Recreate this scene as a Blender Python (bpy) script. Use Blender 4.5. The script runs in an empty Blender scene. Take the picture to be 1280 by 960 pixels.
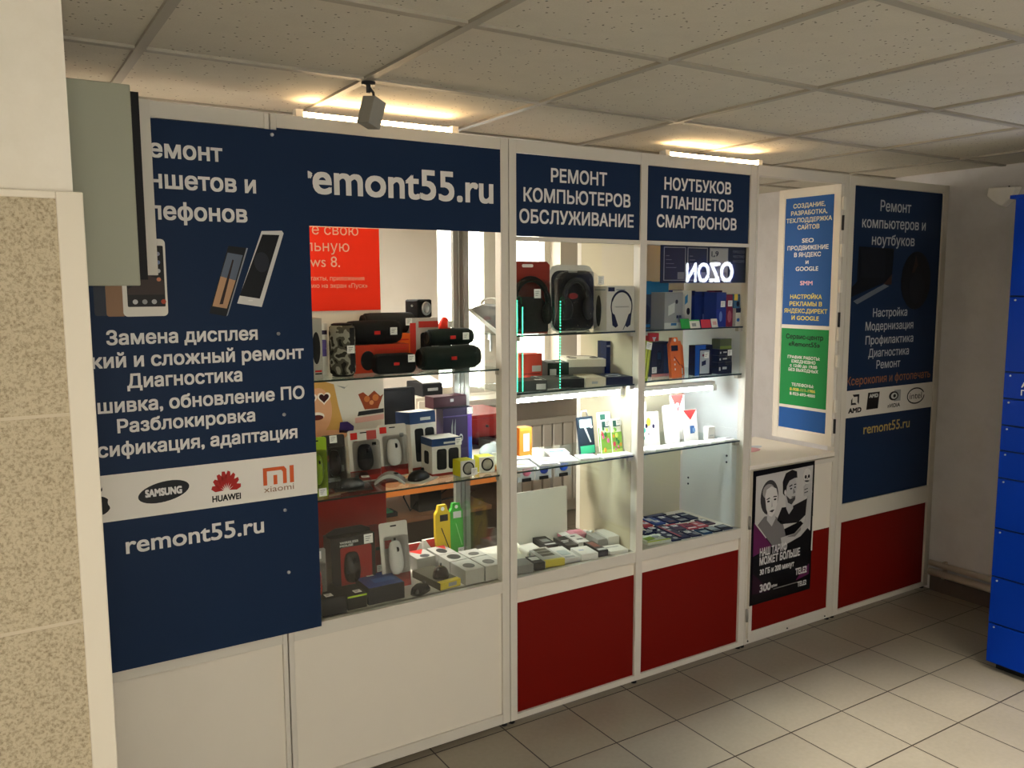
import bpy, bmesh, math, random
from mathutils import Vector, Matrix, geometry
random.seed(5)
SC = bpy.context.scene
COL = SC.collection
PI = math.pi

# ------------------------------------------------------------------ camera
def set_camera():
    cd = bpy.data.cameras.new('camera')
    cam = bpy.data.objects.new('camera', cd)
    COL.objects.link(cam)
    yaw, pitch, roll = math.radians(32.33985), math.radians(-6.68380), math.radians(-0.19284)
    f = Vector((math.sin(yaw)*math.cos(pitch), math.cos(yaw)*math.cos(pitch), math.sin(pitch)))
    rt = Vector((math.cos(yaw), -math.sin(yaw), 0)); up = rt.cross(f)
    r2 = rt*math.cos(roll)+up*math.sin(roll); u2 = -rt*math.sin(roll)+up*math.cos(roll)
    m = Matrix((r2, u2, -f)).transposed().to_4x4()
    m.translation = Vector((-1.66605, -2.59774, 1.68338))
    cam.matrix_world = m
    cd.sensor_fit = 'HORIZONTAL'; cd.sensor_width = 36.0
    cd.lens = 1054.2058/1280*36.0
    cd.clip_start = 0.02
    SC.camera = cam
set_camera()

# ------------------------------------------------------------------ world, exposure
w = bpy.data.worlds.new('world'); SC.world = w; w.use_nodes = True
bg = w.node_tree.nodes['Background']
bg.inputs[0].default_value = (1.0, 0.93, 0.82, 1); bg.inputs[1].default_value = 9.0
SC.view_settings.view_transform = 'Standard'; SC.view_settings.look = 'None'
SC.view_settings.gamma = 1.0; SC.view_settings.use_curve_mapping = False
SC.view_settings.exposure = 0.22
HALL_LAMP = 16.5        # ceiling panel in the left of the hall
FLOOR_LAMP = 11.0      # ceiling panel beside the parcel locker
TOP_TUBE = 32.0         # tubes on top of the kiosk
SHELF_TUBE = 105.0      # cold tubes under the second shelf
ROOM_LAMP = 90.0        # lamp of the workshop behind
SIGN_GLOW = 22.0       # lit letters of the parcel locker

# ------------------------------------------------------------------ materials
def lin(h):
    h = h.lstrip('#'); out = []
    for i in (0, 2, 4):
        c = int(h[i:i+2], 16)/255
        out.append(c/12.92 if c <= .04045 else ((c+.055)/1.055)**2.4)
    return (*out, 1)
_M = {}
def M(hexcol, rough=.5, metal=0., spec=.22, vary=.0):
    """procedural surface: base colour with an optional faint noise variation"""
    k = (hexcol, rough, metal, spec, vary)
    if k in _M: return _M[k]
    m = bpy.data.materials.new('surface_'+hexcol.strip('#')); m.use_nodes = True
    nt = m.node_tree; b = nt.nodes['Principled BSDF']
    b.inputs['Base Color'].default_value = lin(hexcol)
    b.inputs['Roughness'].default_value = rough; b.inputs['Metallic'].default_value = metal
    b.inputs['Specular IOR Level'].default_value = spec
    if vary:
        tc = nt.nodes.new('ShaderNodeTexCoord'); n = nt.nodes.new('ShaderNodeTexNoise')
        n.inputs['Scale'].default_value = 9; n.inputs['Detail'].default_value = 5
        mr = nt.nodes.new('ShaderNodeMapRange'); mr.inputs[3].default_value = 1-vary; mr.inputs[4].default_value = 1+vary
        mx = nt.nodes.new('ShaderNodeVectorMath'); mx.operation = 'SCALE'; mx.inputs[0].default_value = lin(hexcol)[:3]
        nt.links.new(tc.outputs['Object'], n.inputs['Vector']); nt.links.new(n.outputs[0], mr.inputs[0])
        nt.links.new(mr.outputs[0], mx.inputs['Scale']); nt.links.new(mx.outputs[0], b.inputs['Base Color'])
    _M[k] = m; return m
def EM(name, col, strength):
    m = bpy.data.materials.new(name); m.use_nodes = True; b = m.node_tree.nodes['Principled BSDF']
    b.inputs['Base Color'].default_value = (.8, .8, .8, 1)
    b.inputs['Emission Color'].default_value = (*col, 1); b.inputs['Emission Strength'].default_value = strength
    return m
def clear(name, tint, gloss=.05, rough=.02, film=0.):
    """thin clear sheet: see-through, with a fresnel reflection; film adds a milky share"""
    m = bpy.data.materials.new(name); m.use_nodes = True; nt = m.node_tree
    for n in list(nt.nodes):
        if n.type == 'BSDF_PRINCIPLED': nt.nodes.remove(n)
    out = [n for n in nt.nodes if n.type == 'OUTPUT_MATERIAL'][0]
    tr = nt.nodes.new('ShaderNodeBsdfTransparent'); tr.inputs[0].default_value = (*tint, 1)
    gl = nt.nodes.new('ShaderNodeBsdfGlossy'); gl.inputs['Roughness'].default_value = rough
    fr = nt.nodes.new('ShaderNodeFresnel')
    g = nt.nodes.new('ShaderNodeNewGeometry'); mr = nt.nodes.new('ShaderNodeMapRange')     # same reflection on both faces of the sheet
    mr.inputs[3].default_value = 1.45; mr.inputs[4].default_value = 1/1.45
    nt.links.new(g.outputs['Backfacing'], mr.inputs[0]); nt.links.new(mr.outputs[0], fr.inputs[0])
    mx = nt.nodes.new('ShaderNodeMixShader')
    nt.links.new(fr.outputs[0], mx.inputs[0]); nt.links.new(gl.outputs[0], mx.inputs[2])
    if film:
        df = nt.nodes.new('ShaderNodeBsdfDiffuse'); df.inputs[0].default_value = (.8, .82, .82, 1)
        m2 = nt.nodes.new('ShaderNodeMixShader'); m2.inputs[0].default_value = film
        nt.links.new(tr.outputs[0], m2.inputs[1]); nt.links.new(df.outputs[0], m2.inputs[2]); nt.links.new(m2.outputs[0], mx.inputs[1])
    else: nt.links.new(tr.outputs[0], mx.inputs[1])
    nt.links.new(mx.outputs[0], out.inputs[0]); return m

GLASS = clear('pane_glass', (.97, .985, .975))
SHELFGLASS = clear('shelf_glass', (.90, .96, .94))
PLASTIC = clear('clear_plastic', (.93, .93, .93), rough=.08, film=.012)
FROST = clear('frosted_glass', (.75, .78, .78), rough=.3, film=.75)
ALU = M('cbc5b9', .45, .0, .3, .03); ALUG = M('8f8b84', .4, .3)
LAM = M('d8d0c2', .5, 0, .3, .02); LAMW = M('dcd6ca', .5)
BLUE = M('1b2b46', .45, 0, .08, .03); RED = M('6c120b', .45, 0, .08, .03); GREEN = M('1c8a48', .5); BLUE2 = M('24599f', .5)
WHT = M('e4e0d8', .5); LET = M('d6d3d0', .6); BLK = M('101012', .4); BLKM = M('17171a', .65); DARK = M('2a2a2d', .5)
GREY = M('8d8f8e', .5); LGREY = M('bfc0bc', .5); YEL = M('e0c23a', .5); ORG = M('e0611a', .5); RDB = M('c4241c', .45)
TAG = M('e9e7e2', .7); INK = M('6b6b6b', .7); SKIN = M('c98f6c', .6); SILV = M('b4b6b8', .3, .6)
LIME = M('9fbe2a', .5); NAVY = M('1a2f78', .45); CREAM = M('b0a68c', .6, 0, .3, .03); PINK = M('d77f95', .5); TEAL = M('1d6d9c', .5)
MAROON = M('3a0f1c', .45); VIOLET = M('2d2440', .45); PLUM = M('58103f', .5)

# ------------------------------------------------------------------ mesh builder
class MB:
    def __init__(s): s.v = []; s.f = []; s.fm = []; s.mats = []; s.cur = 0; s.T = None; s.sm = []
    def m(s, mat):
        if mat not in s.mats: s.mats.append(mat)
        s.cur = s.mats.index(mat); return s
    def add(s, vs, fs, smooth=False):
        o = len(s.v)
        for p in vs:
            p = Vector(p); s.v.append(s.T @ p if s.T else p)
        for f in fs: s.f.append([o+i for i in f]); s.fm.append(s.cur); s.sm.append(smooth)
        return s
    def box(s, x0, x1, y0, y1, z0, z1):
        vs = [(x, y, z) for z in (z0, z1) for y in (y0, y1) for x in (x0, x1)]
        return s.add(vs, [(0, 2, 3, 1), (4, 5, 7, 6), (0, 1, 5, 4), (2, 6, 7, 3), (0, 4, 6, 2), (1, 3, 7, 5)])
    def prism(s, pts, y0, y1):            # polygon in XZ (anticlockwise seen from -Y), y0 front
        n = len(pts)
        vs = [(x, y0, z) for x, z in pts]+[(x, y1, z) for x, z in pts]
        fs = [list(range(n)), list(range(2*n-1, n-1, -1))]+[(i, n+i, n+(i+1) % n, (i+1) % n) for i in range(n)]
        return s.add(vs, fs)
    def prismz(s, pts, z0, z1):           # polygon in XY
        n = len(pts)
        vs = [(x, y, z1) for x, y in pts]+[(x, y, z0) for x, y in pts]
        fs = [list(range(n)), list(range(2*n-1, n-1, -1))]+[(i, n+i, n+(i+1) % n, (i+1) % n) for i in range(n)]
        return s.add(vs, fs)
    def lathe(s, prof, c, axis='Z', n=20, smooth=True):   # prof: (radius, along)
        rings = []; vs = []
        for r, h in prof:
            for k in range(n):
                a = 2*PI*k/n; ca, sa = r*math.cos(a), r*math.sin(a)
                p = {'Z': (ca, sa, h), 'X': (h, ca, sa), 'Y': (sa, h, ca)}[axis]
                vs.append((p[0]+c[0], p[1]+c[1], p[2]+c[2]))
        fs = []
        for i in range(len(prof)-1):
            for k in range(n):
                a, b = i*n+k, i*n+(k+1) % n
                fs.append((a, b, b+n, a+n))
        fs.append(list(range(n-1, -1, -1))); fs.append([(len(prof)-1)*n+k for k in range(n)])
        return s.add(vs, fs, smooth)
    def cyl(s, c, r, l, axis='Z', n=16): return s.lathe([(r, -l/2), (r, l/2)], c, axis, n, True)
    def ell(s, c, rx, ry, rz, n=14, k=8, zmin=-1.):
        prof = []
        a0 = math.asin(max(-1, zmin)) if zmin > -1 else -PI/2
        vs = []; fs = []
        for i in range(k+1):
            t = a0+(PI/2-a0)*i/k
            for j in range(n):
                a = 2*PI*j/n
                vs.append((c[0]+rx*math.cos(t)*math.cos(a), c[1]+ry*math.cos(t)*math.sin(a), c[2]+rz*math.sin(t)))
        for i in range(k):
            for j in range(n):
                a, b = i*n+j, i*n+(j+1) % n; fs.append((a, b, b+n, a+n))
        fs.append(list(range(n-1, -1, -1)))
        return s.add(vs, fs, True)
    def tube(s, path, r, n=8, closed=False):
        P = [Vector(p) for p in path]; vs = []; fs = []
        for i, p in enumerate(P):
            d = (P[(i+1) % len(P)]-P[i-1]) if closed else (P[min(i+1, len(P)-1)]-P[max(i-1, 0)])
            d.normalize(); a = Vector((0, 0, 1)) if abs(d.z) < .9 else Vector((0, 1, 0))
            u = d.cross(a).normalized(); v = d.cross(u)
            for k in range(n): vs.append(p+u*r*math.cos(2*PI*k/n)+v*r*math.sin(2*PI*k/n))
        m = len(P)
        for i in range(m if closed else m-1):
            for k in range(n):
                a, b = i*n+k, i*n+(k+1) % n; c2, d2 = ((i+1) % m)*n+k, ((i+1) % m)*n+(k+1) % n
                fs.append((a, c2, d2, b))
        if not closed: fs += [list(range(n)), list(range((m-1)*n+n-1, (m-1)*n-1, -1))]
        return s.add(vs, fs, True)
    def build(s, name, parent=None, bev=0., loc=None):
        me = bpy.data.meshes.new(name)
        me.from_pydata([tuple(p) for p in s.v], [], s.f)
        for mt in s.mats: me.materials.append(mt)
        for i, p in enumerate(me.polygons): p.material_index = s.fm[i]; p.use_smooth = s.sm[i]
        bm = bmesh.new(); bm.from_mesh(me); bmesh.ops.recalc_face_normals(bm, faces=bm.faces); bm.to_mesh(me); bm.free()
        o = bpy.data.objects.new(name, me); COL.objects.link(o)
        if parent: o.parent = parent
        if loc: o.location = loc
        if bev:
            b = o.modifiers.new('bevel', 'BEVEL'); b.width = bev; b.segments = 2; b.limit_method = 'ANGLE'
        return o
def mb(mat): return MB().m(mat)
def rrect(cx, cz, w, h, r, n=5):
    pts = []
    for sx, sz, a0 in ((1, -1, -PI/2), (1, 1, 0), (-1, 1, PI/2), (-1, -1, PI)):
        for i in range(n+1):
            a = a0+PI/2*i/n
            pts.append((cx+sx*(w/2-r)+r*math.cos(a), cz+sz*(h/2-r)+r*math.sin(a)))
    return pts
def oval(cx, cz, rx, rz, n=24, a0=0., a1=2*PI):
    return [(cx+rx*math.cos(a0+(a1-a0)*i/n), cz+rz*math.sin(a0+(a1-a0)*i/n)) for i in range(n)]
def tag(o, label, cat, group=None, kind=None):
    if label: o['label'] = label
    if cat: o['category'] = cat
    if group: o['group'] = group
    if kind: o['kind'] = kind
    return o
def thing(name, label, cat, loc=(0, 0, 0), rz=0., rx=0., group=None):
    o = bpy.data.objects.new(name, None); COL.objects.link(o); o.empty_display_size = .02
    o.location = loc; o.rotation_euler = (rx, 0, rz)
    return tag(o, label, cat, group)
def struct(o): o['kind'] = 'structure'; return o
_FILL = {}
def outline_fill(o):
    """fills a text object's outlines by winding number, so overlapping strokes of a letter stay whole"""
    key = o.data.body
    if key in _FILL: return _FILL[key]
    cu = o.to_curve(bpy.context.evaluated_depsgraph_get())
    loops = []
    for sp in cu.splines:
        if sp.type == 'BEZIER':
            bp = sp.bezier_points; pts = []
            for i in range(len(bp)):
                p, q = bp[i], bp[(i+1) % len(bp)]
                d = q.co-p.co
                def off_(h): return abs(d.x*(h.y-p.co.y)-d.y*(h.x-p.co.x)) > 1e-4*max(d.length, 1e-6)
                n = 5 if off_(p.handle_right) or off_(q.handle_left) else 2
                pts += [(v.x, v.y) for v in geometry.interpolate_bezier(p.co, p.handle_right, q.handle_left, q.co, n)[:-1]]
        else: pts = [(v.co.x, v.co.y) for v in sp.points]
        loops.append(pts)
    o.to_curve_clear()
    fv, ff = [], []
    # letters are filled one cluster at a time: loops whose x ranges overlap belong together
    items = sorted(loops, key=lambda L: min(p[0] for p in L)); clusters = []
    for L in items:
        lo, hi = min(p[0] for p in L), max(p[0] for p in L)
        if clusters and lo < clusters[-1][1]: clusters[-1][0].append(L); clusters[-1][1] = max(hi, clusters[-1][1])
        else: clusters.append([[L], hi])
    for group, _ in clusters:
        cv, ce = [], []
        for L in group:
            o0 = len(cv); cv += [Vector(p) for p in L]; ce += [(o0+i, o0+(i+1) % len(L)) for i in range(len(L))]
        rv, re_, rf = geometry.delaunay_2d_cdt(cv, ce, [], 0, 1e-5)[:3]
        base = len(fv); fv += [(v.x, v.y) for v in rv]
        for t in rf:
            cx = sum(rv[i].x for i in t)/len(t); cy = sum(rv[i].y for i in t)/len(t); wn = 0
            for L in group:
                for i in range(len(L)):
                    (ax, ay), (bx, by) = L[i], L[(i+1) % len(L)]
                    if (ay <= cy) != (by <= cy):
                        if ax+(cy-ay)/(by-ay)*(bx-ax) > cx: wn += 1 if by > ay else -1
            if wn: ff.append([base+i for i in t])
    _FILL[key] = (fv, ff); return fv, ff
def text(parent, s, z, cap, mat, x0=None, x1=None, xc=None, y=-.0125, bold=.012, name='lettering', stretch=1., depth=.0006, M4=None):
    """raised lettering facing -Y: base line z, capital height cap; x0 and x1 fix the width"""
    c = bpy.data.curves.new('lettering', 'FONT'); c.body = s; c.resolution_u = 2
    o = bpy.data.objects.new('lettering', c); COL.objects.link(o)
    bpy.context.view_layer.update()
    sv, sf = outline_fill(o)
    bpy.data.objects.remove(o); bpy.data.curves.remove(c)
    e = max(0., bold)*1.7
    shifts = [(0, 0)]+([(-e, -e), (e, -e), (-e, e), (e, e)] if e else [])   # thickens the strokes
    xs = [v[0] for v in sv]; a, b = min(xs)-e, max(xs)+e; k = cap/.728
    sx = (x1-x0)/(b-a) if (x0 is not None and x1 is not None) else k*stretch
    if x0 is not None: off = x0-a*sx
    elif x1 is not None: off = x1-b*sx
    else: off = xc-(a+b)/2*sx
    vs = []; fs = []
    for i, (dx, dz) in enumerate(shifts):
        o0 = len(vs)
        for vx, vy in sv:
            p = Vector((off+(vx+dx)*sx, y-depth-.00001*i, z+(vy+dz)*k)); vs.append(M4 @ p if M4 else p)
        fs += [[o0+q for q in f] for f in sf]
    me = bpy.data.meshes.new('lettering'); me.from_pydata([tuple(p) for p in vs], [], fs); me.update()
    me.materials.clear(); me.materials.append(mat)
    t = bpy.data.objects.new(name, me); COL.objects.link(t); t.parent = parent
    return t

# ------------------------------------------------------------------ the setting
H = 2.27
def nodes_of(name, rough=.5, spec=.4):
    m = bpy.data.materials.new(name); m.use_nodes = True; nt = m.node_tree; b = nt.nodes['Principled BSDF']
    b.inputs['Roughness'].default_value = rough; b.inputs['Specular IOR Level'].default_value = spec
    return m, nt, b
def math_node(nt, op, a, b=None, v=None):
    n = nt.nodes.new('ShaderNodeMath'); n.operation = op
    for i, q in enumerate((a, b, v)):
        if q is None: continue
        if isinstance(q, (int, float)): n.inputs[i].default_value = q
        else: nt.links.new(q, n.inputs[i])
    return n.outputs[0]
def floor_material():
    m, nt, b = nodes_of('floor_tiles', .38, .35)
    g = nt.nodes.new('ShaderNodeNewGeometry'); sp = nt.nodes.new('ShaderNodeSeparateXYZ'); nt.links.new(g.outputs['Position'], sp.inputs[0])
    ux = math_node(nt, 'DIVIDE', math_node(nt, 'SUBTRACT', sp.outputs[0], .23317-30*.30004), .30004)
    uy = math_node(nt, 'DIVIDE', math_node(nt, 'SUBTRACT', sp.outputs[1], -.31391-30*.30004), .30004)
    def edge(u):
        fr = math_node(nt, 'FRACT', u); return math_node(nt, 'MINIMUM', fr, math_node(nt, 'SUBTRACT', 1., fr))
    e = math_node(nt, 'MINIMUM', edge(ux), edge(uy))
    grout = math_node(nt, 'LESS_THAN', e, .0085)
    cx = nt.nodes.new('ShaderNodeCombineXYZ'); nt.links.new(math_node(nt, 'FLOOR', ux), cx.inputs[0]); nt.links.new(math_node(nt, 'FLOOR', uy), cx.inputs[1])
    wn = nt.nodes.new('ShaderNodeTexWhiteNoise'); nt.links.new(cx.outputs[0], wn.inputs['Vector'])
    n1 = nt.nodes.new('ShaderNodeTexNoise'); n1.inputs['Scale'].default_value = 60; n1.inputs['Detail'].default_value = 4; nt.links.new(g.outputs['Position'], n1.inputs['Vector'])
    n2 = nt.nodes.new('ShaderNodeTexNoise'); n2.inputs['Scale'].default_value = 3; n2.inputs['Detail'].default_value = 3; nt.links.new(g.outputs['Position'], n2.inputs['Vector'])
    v = math_node(nt, 'ADD', math_node(nt, 'MULTIPLY', wn.outputs[0], .12), math_node(nt, 'ADD', math_node(nt, 'MULTIPLY', n1.outputs[0], .22), math_node(nt, 'MULTIPLY', n2.outputs[0], .25)))
    k = math_node(nt, 'ADD', v, .68)
    sc = nt.nodes.new('ShaderNodeVectorMath'); sc.operation = 'SCALE'; sc.inputs[0].default_value = lin('8e8677')[:3]; nt.links.new(k, sc.inputs['Scale'])
    mx = nt.nodes.new('ShaderNodeMix'); mx.data_type = 'RGBA'; nt.links.new(grout, mx.inputs[0]); nt.links.new(sc.outputs[0], mx.inputs[6]); mx.inputs[7].default_value = lin('2a221a')
    nt.links.new(mx.outputs[2], b.inputs['Base Color'])
    bp = nt.nodes.new('ShaderNodeBump'); bp.inputs['Strength'].default_value = .4; bp.inputs['Distance'].default_value = .002; bp.invert = True
    nt.links.new(grout, bp.inputs['Height']); nt.links.new(bp.outputs[0], b.inputs['Normal'])
    return m
def ceiling_material():
    m, nt, b = nodes_of('mineral_tiles', .9, .1)
    tc = nt.nodes.new('ShaderNodeTexCoord')
    vo = nt.nodes.new('ShaderNodeTexVoronoi'); vo.inputs['Scale'].default_value = 48; nt.links.new(tc.outputs['Object'], vo.inputs['Vector'])
    n1 = nt.nodes.new('ShaderNodeTexNoise'); n1.inputs['Scale'].default_value = 14; n1.inputs['Detail'].default_value = 6; nt.links.new(tc.outputs['Object'], n1.inputs['Vector'])
    n3 = nt.nodes.new('ShaderNodeTexNoise'); n3.inputs['Scale'].default_value = 220; nt.links.new(tc.outputs['Object'], n3.inputs['Vector'])
    gate = math_node(nt, 'MULTIPLY', math_node(nt, 'LESS_THAN', vo.outputs['Distance'], .15), math_node(nt, 'GREATER_THAN', n1.outputs[0], .44))
    base = math_node(nt, 'ADD', math_node(nt, 'MULTIPLY', n3.outputs[0], .16), math_node(nt, 'ADD', math_node(nt, 'MULTIPLY', n1.outputs[0], .12), .80))
    k = math_node(nt, 'MULTIPLY', base, math_node(nt, 'SUBTRACT', 1., math_node(nt, 'MULTIPLY', gate, .7)))
    sc = nt.nodes.new('ShaderNodeVectorMath'); sc.operation = 'SCALE'; sc.inputs[0].default_value = lin('cbc5b6')[:3]; nt.links.new(k, sc.inputs['Scale'])
    nt.links.new(sc.outputs[0], b.inputs['Base Color']); return m
def plaster(name, col, dark, scale, amount, bump=.3):
    m, nt, b = nodes_of(name, .8, .15)
    tc = nt.nodes.new('ShaderNodeTexCoord')
    n1 = nt.nodes.new('ShaderNodeTexNoise'); n1.inputs['Scale'].default_value = scale; n1.inputs['Detail'].default_value = 8; n1.inputs['Roughness'].default_value = .7
    nt.links.new(tc.outputs['Object'], n1.inputs['Vector'])
    cr = nt.nodes.new('ShaderNodeValToRGB'); cr.color_ramp.elements[0].position = .5-amount; cr.color_ramp.elements[1].position = .5+amount*.25
    cr.color_ramp.elements[0].color = lin(dark); cr.color_ramp.elements[1].color = lin(col)
    nt.links.new(n1.outputs[0], cr.inputs[0]); nt.links.new(cr.outputs[0], b.inputs['Base Color'])
    bp = nt.nodes.new('ShaderNodeBump'); bp.inputs['Strength'].default_value = bump; bp.inputs['Distance'].default_value = .003
    nt.links.new(n1.outputs[0], bp.inputs['Height']); nt.links.new(bp.outputs[0], b.inputs['Normal']); return m
WALLM = plaster('painted_wall', 'd1cfd0', 'c3c0c0', 5, .3, .1)
PIERM = plaster('pier_paint', 'e8e1d4', 'ddd5c5', 5, .3, .1)
CHIPM = plaster('stone_chip_render', 'c2b59b', '8a7a62', 190, .17, .5)
ROOMW = plaster('room_paint', 'd8cfc2', 'cec4b5', 4, .3, .05)

struct(mb(floor_material()).box(-3.2, 2.9, -5.2, 2.7, -.1, 0).build('floor'))
struct(mb(ceiling_material()).box(-3.2, 2.9, -5.2, 2.7, H+.002, H+.1).build('ceiling'))
# T bars of the suspended ceiling
tb = mb(M('9d978a', .5))
gx0, gy0, gp = -1.282, -.2724, .6
for k in range(-3, 8):
    x = gx0+gp*k
    if -3 < x < 2.71: tb.box(x-.012, x+.012, -5, 2.42, H-.006, H+.004)
for k in range(-4, 10):
    y = gy0-gp*k
    if -5 < y < 2.42: tb.box(-3, 2.717, y-.012, y+.012, H-.0055, H+.004)
struct(tb.build('trim_1'))
struct(mb(WALLM).box(2.717, 2.9, -5.2, 2.7, 0, H+.002).build('wall_right'))
struct(mb(ROOMW).box(-3.2, -3, -5.2, 2.7, 0, H+.002).build('wall_left'))
EX0, EX1, EZ = -2.4, -.7, 2.05          # glazed entrance of the hall, behind the camera
struct(mb(M('423c34', .8)).box(-3, EX0, -5.2, -5, 0, H+.002).box(EX1, 2.717, -5.2, -5, 0, H+.002).box(EX0, EX1, -5.2, -5, EZ, H+.002).build('wall_front'))
ef = mb(M('8d8a84', .4))
for x in (EX0, -1.57, EX1-.05): ef.box(x, x+.05, -5.12, -5.06, 0, EZ)
for z_ in (0, 1.0, EZ-.05): ef.box(EX0, EX1, -5.115, -5.065, z_, z_+.05)
ent = struct(ef.build('window_2'))
mb(GLASS).box(EX0, EX1, -5.093, -5.087, .05, EZ-.05).build('pane', ent)
# back wall of the workshop with its window opening
WX0, WX1, WZ0, WZ1, WY = .93, 1.93, .93, 2.12, 2.42
wb = mb(ROOMW).box(-3, WX0, WY, WY+.28, 0, H+.002).box(WX1, 2.717, WY, WY+.28, 0, H+.002).box(WX0, WX1, WY, WY+.28, 0, WZ0).box(WX0, WX1, WY, WY+.28, WZ1, H+.002)
struct(wb.build('wall_back'))
FR = M('d9d3c8', .4)
wf = mb(FR)
y0, y1 = WY+.13, WY+.19
wf.box(WX0, WX0+.05, y0, y1, WZ0, WZ1).box(WX1-.05, WX1, y0, y1, WZ0, WZ1).box(WX0, WX1, y0, y1, WZ0, WZ0+.05).box(WX0, WX1, y0, y1, WZ1-.05, WZ1)
wf.box(1.17, 1.235, y0-.01, y1, WZ0, WZ1).box(1.36, 1.56, y0-.01, y1, WZ0, WZ1)
wf.box(WX0-.03, WX1+.03, WY-.22, WY+.13, WZ0-.045, WZ0-.002)
win = struct(wf.build('window_1'))
pane = mb(GLASS).box(WX0+.05, WX1-.05, y0+.025, y0+.031, WZ0+.05, WZ1-.05).build('pane', win)
hd = mb(SILV).box(1.375, 1.395, y0-.05, y0-.008, 1.30, 1.36).box(1.378, 1.392, y0-.06, y0-.045, 1.22, 1.36).build('window_handle', win)
# pier in the left foreground with its stone-chip dado
pz = 1.864
struct(mb(PIERM).box(-3, -1.492, -.735, -.30, 0, H+.002).build('wall_pier'))
dd = mb(CHIPM)
for a, b in ((.0, 1.010), (1.018, 1.431), (1.438, pz-.014)): dd.box(-2.98, -1.522, -.75, -.735, a, b)
dd.m(M('c9bda6', .7)).box(-2.98, -1.522, -.7485, -.735, 1.010, 1.018).box(-2.98, -1.522, -.7485, -.735, 1.431, 1.438)
struct(dd.build('trim_2'))
struct(mb(M('ded5c4', .5)).box(-1.524, -1.477, -.754, -.70, 0, pz).box(-1.492, -1.477, -.705, -.32, 0, pz).box(-2.98, -1.524, -.753, -.735, pz-.014, pz).build('trim_3', bev=.002))
struct(mb(M('5a5048', .7)).box(2.700, 2.717, -5, -.02, 0, .085).build('baseboard_right'))

dw_ = mb(M('3a2c22', .6, 0, .15, .12)); dw_.box(2.690, 2.716, -4.7, -2.1, .002, 2.12)  # unseen dark door, added so the showcase panes reflect less brightness
added_door = struct(dw_.build('added_door_1'))
for y in (-4.55, -3.35): mb(M('33261d', .6, 0, .15)).box(2.680, 2.690, y, y+1.05, .12, 2.0).build('added_door_leaf', added_door, bev=.004)
mb(SILV).tube([(2.680, -3.40, 1.0), (2.640, -3.40, 1.0), (2.640, -3.52, 1.0)], .009, 8).build('added_door_handle', added_door)
def ceiling_panel(x, y, label, strength):
    t = thing('ceiling_light', label, 'lamp', (x, y, H-.03))
    mb(M('e6e6e6', .4)).box(-.29, .29, -.29, .29, 0, .022).build('housing', t)
    mb(EM('lit_diffuser', (1, .92, .79), strength)).box(-.27, .27, -.27, .27, -.006, 0).build('diffuser', t)
ceiling_panel(-1.282+2.7, -.2724-1.8, 'square ceiling light panel beside the parcel locker', FLOOR_LAMP)
ceiling_panel(-1.282-.9, -.2724-2.4, 'square ceiling light panel left of the hall middle', HALL_LAMP)
DOWN_W = 420.0         # recessed downlight over the open floor
dl = thing('recessed_downlight', 'round recessed downlight over the open floor in front of the counter', 'lamp', (1.118, -1.872, H-.01))
mb(M('d8d5ce', .4)).lathe([(.075, .012), (.078, .0), (.060, -.004), (.058, .012)], (0, 0, 0), 'Z', 24).build('ring', dl)
ld = bpy.data.lights.new('downlight_beam', 'SPOT'); ld.energy = DOWN_W; ld.color = (1, .93, .80); ld.spot_size = math.radians(74); ld.spot_blend = .55; ld.shadow_soft_size = .05
lo = bpy.data.objects.new('downlight_beam', ld); COL.objects.link(lo); lo.parent = dl; lo.location = (0, 0, -.02)
def tube_lamp(name, label, x0, x1, y, z, r, col, strength, bracket):
    t = thing(name, label, 'lamp', ((x0+x1)/2, y, z))
    L = (x1-x0)/2
    mb(EM('lit_tube', col, strength)).cyl((0, 0, 0), r, 2*L, 'X', 12).build('tube', t)
    for sx in (-1, 1): mb(M('d0cdc6', .4)).box(sx*L-.012, sx*L+.012, -r-.004, r+.004, -r-.004, r+.004).build('end_cap', t)
    b = mb(M('cfcac0', .4))
    if bracket == 'up': b.box(-L, L, -.014, .014, r+.001, r+.02)
    else:
        b.box(-L, L, r+.001, r+.022, -.016, .016)
    b.build('housing', t)
WARM = (1, .69, .37)
tube_lamp('tube_lamp', 'warm fluorescent tube on top of the kiosk above the remont55.ru sign', -.76, -.2, .10, 2.222, .013, WARM, TOP_TUBE, 'down')
tube_lamp('tube_lamp', 'warm fluorescent tube on top of the kiosk right of the notebook sign', .80, 1.36, .10, 2.222, .013, WARM, TOP_TUBE, 'down')
COLD = (.88, .95, 1.)
tube_lamp('shelf_tube_lamp', 'cold white tube under the second shelf of the middle showcase', .02, .575, .10, 1.243, .009, COLD, SHELF_TUBE, 'up')
tube_lamp('shelf_tube_lamp', 'cold white tube under the second shelf of the right showcase', .635, 1.11, .10, 1.225, .009, COLD, SHELF_TUBE, 'up')
rl = thing('workshop_light', 'ceiling light panel of the workshop behind the kiosk', 'lamp', (-.68, 1.16, H-.03))
mb(M('e6e6e6', .4)).box(-.29, .29, -.29, .29, 0, .022).build('housing', rl)
mb(EM('room_diffuser', (1, .95, .87), ROOM_LAMP)).box(-.27, .27, -.27, .27, -.006, 0).build('diffuser', rl)

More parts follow.
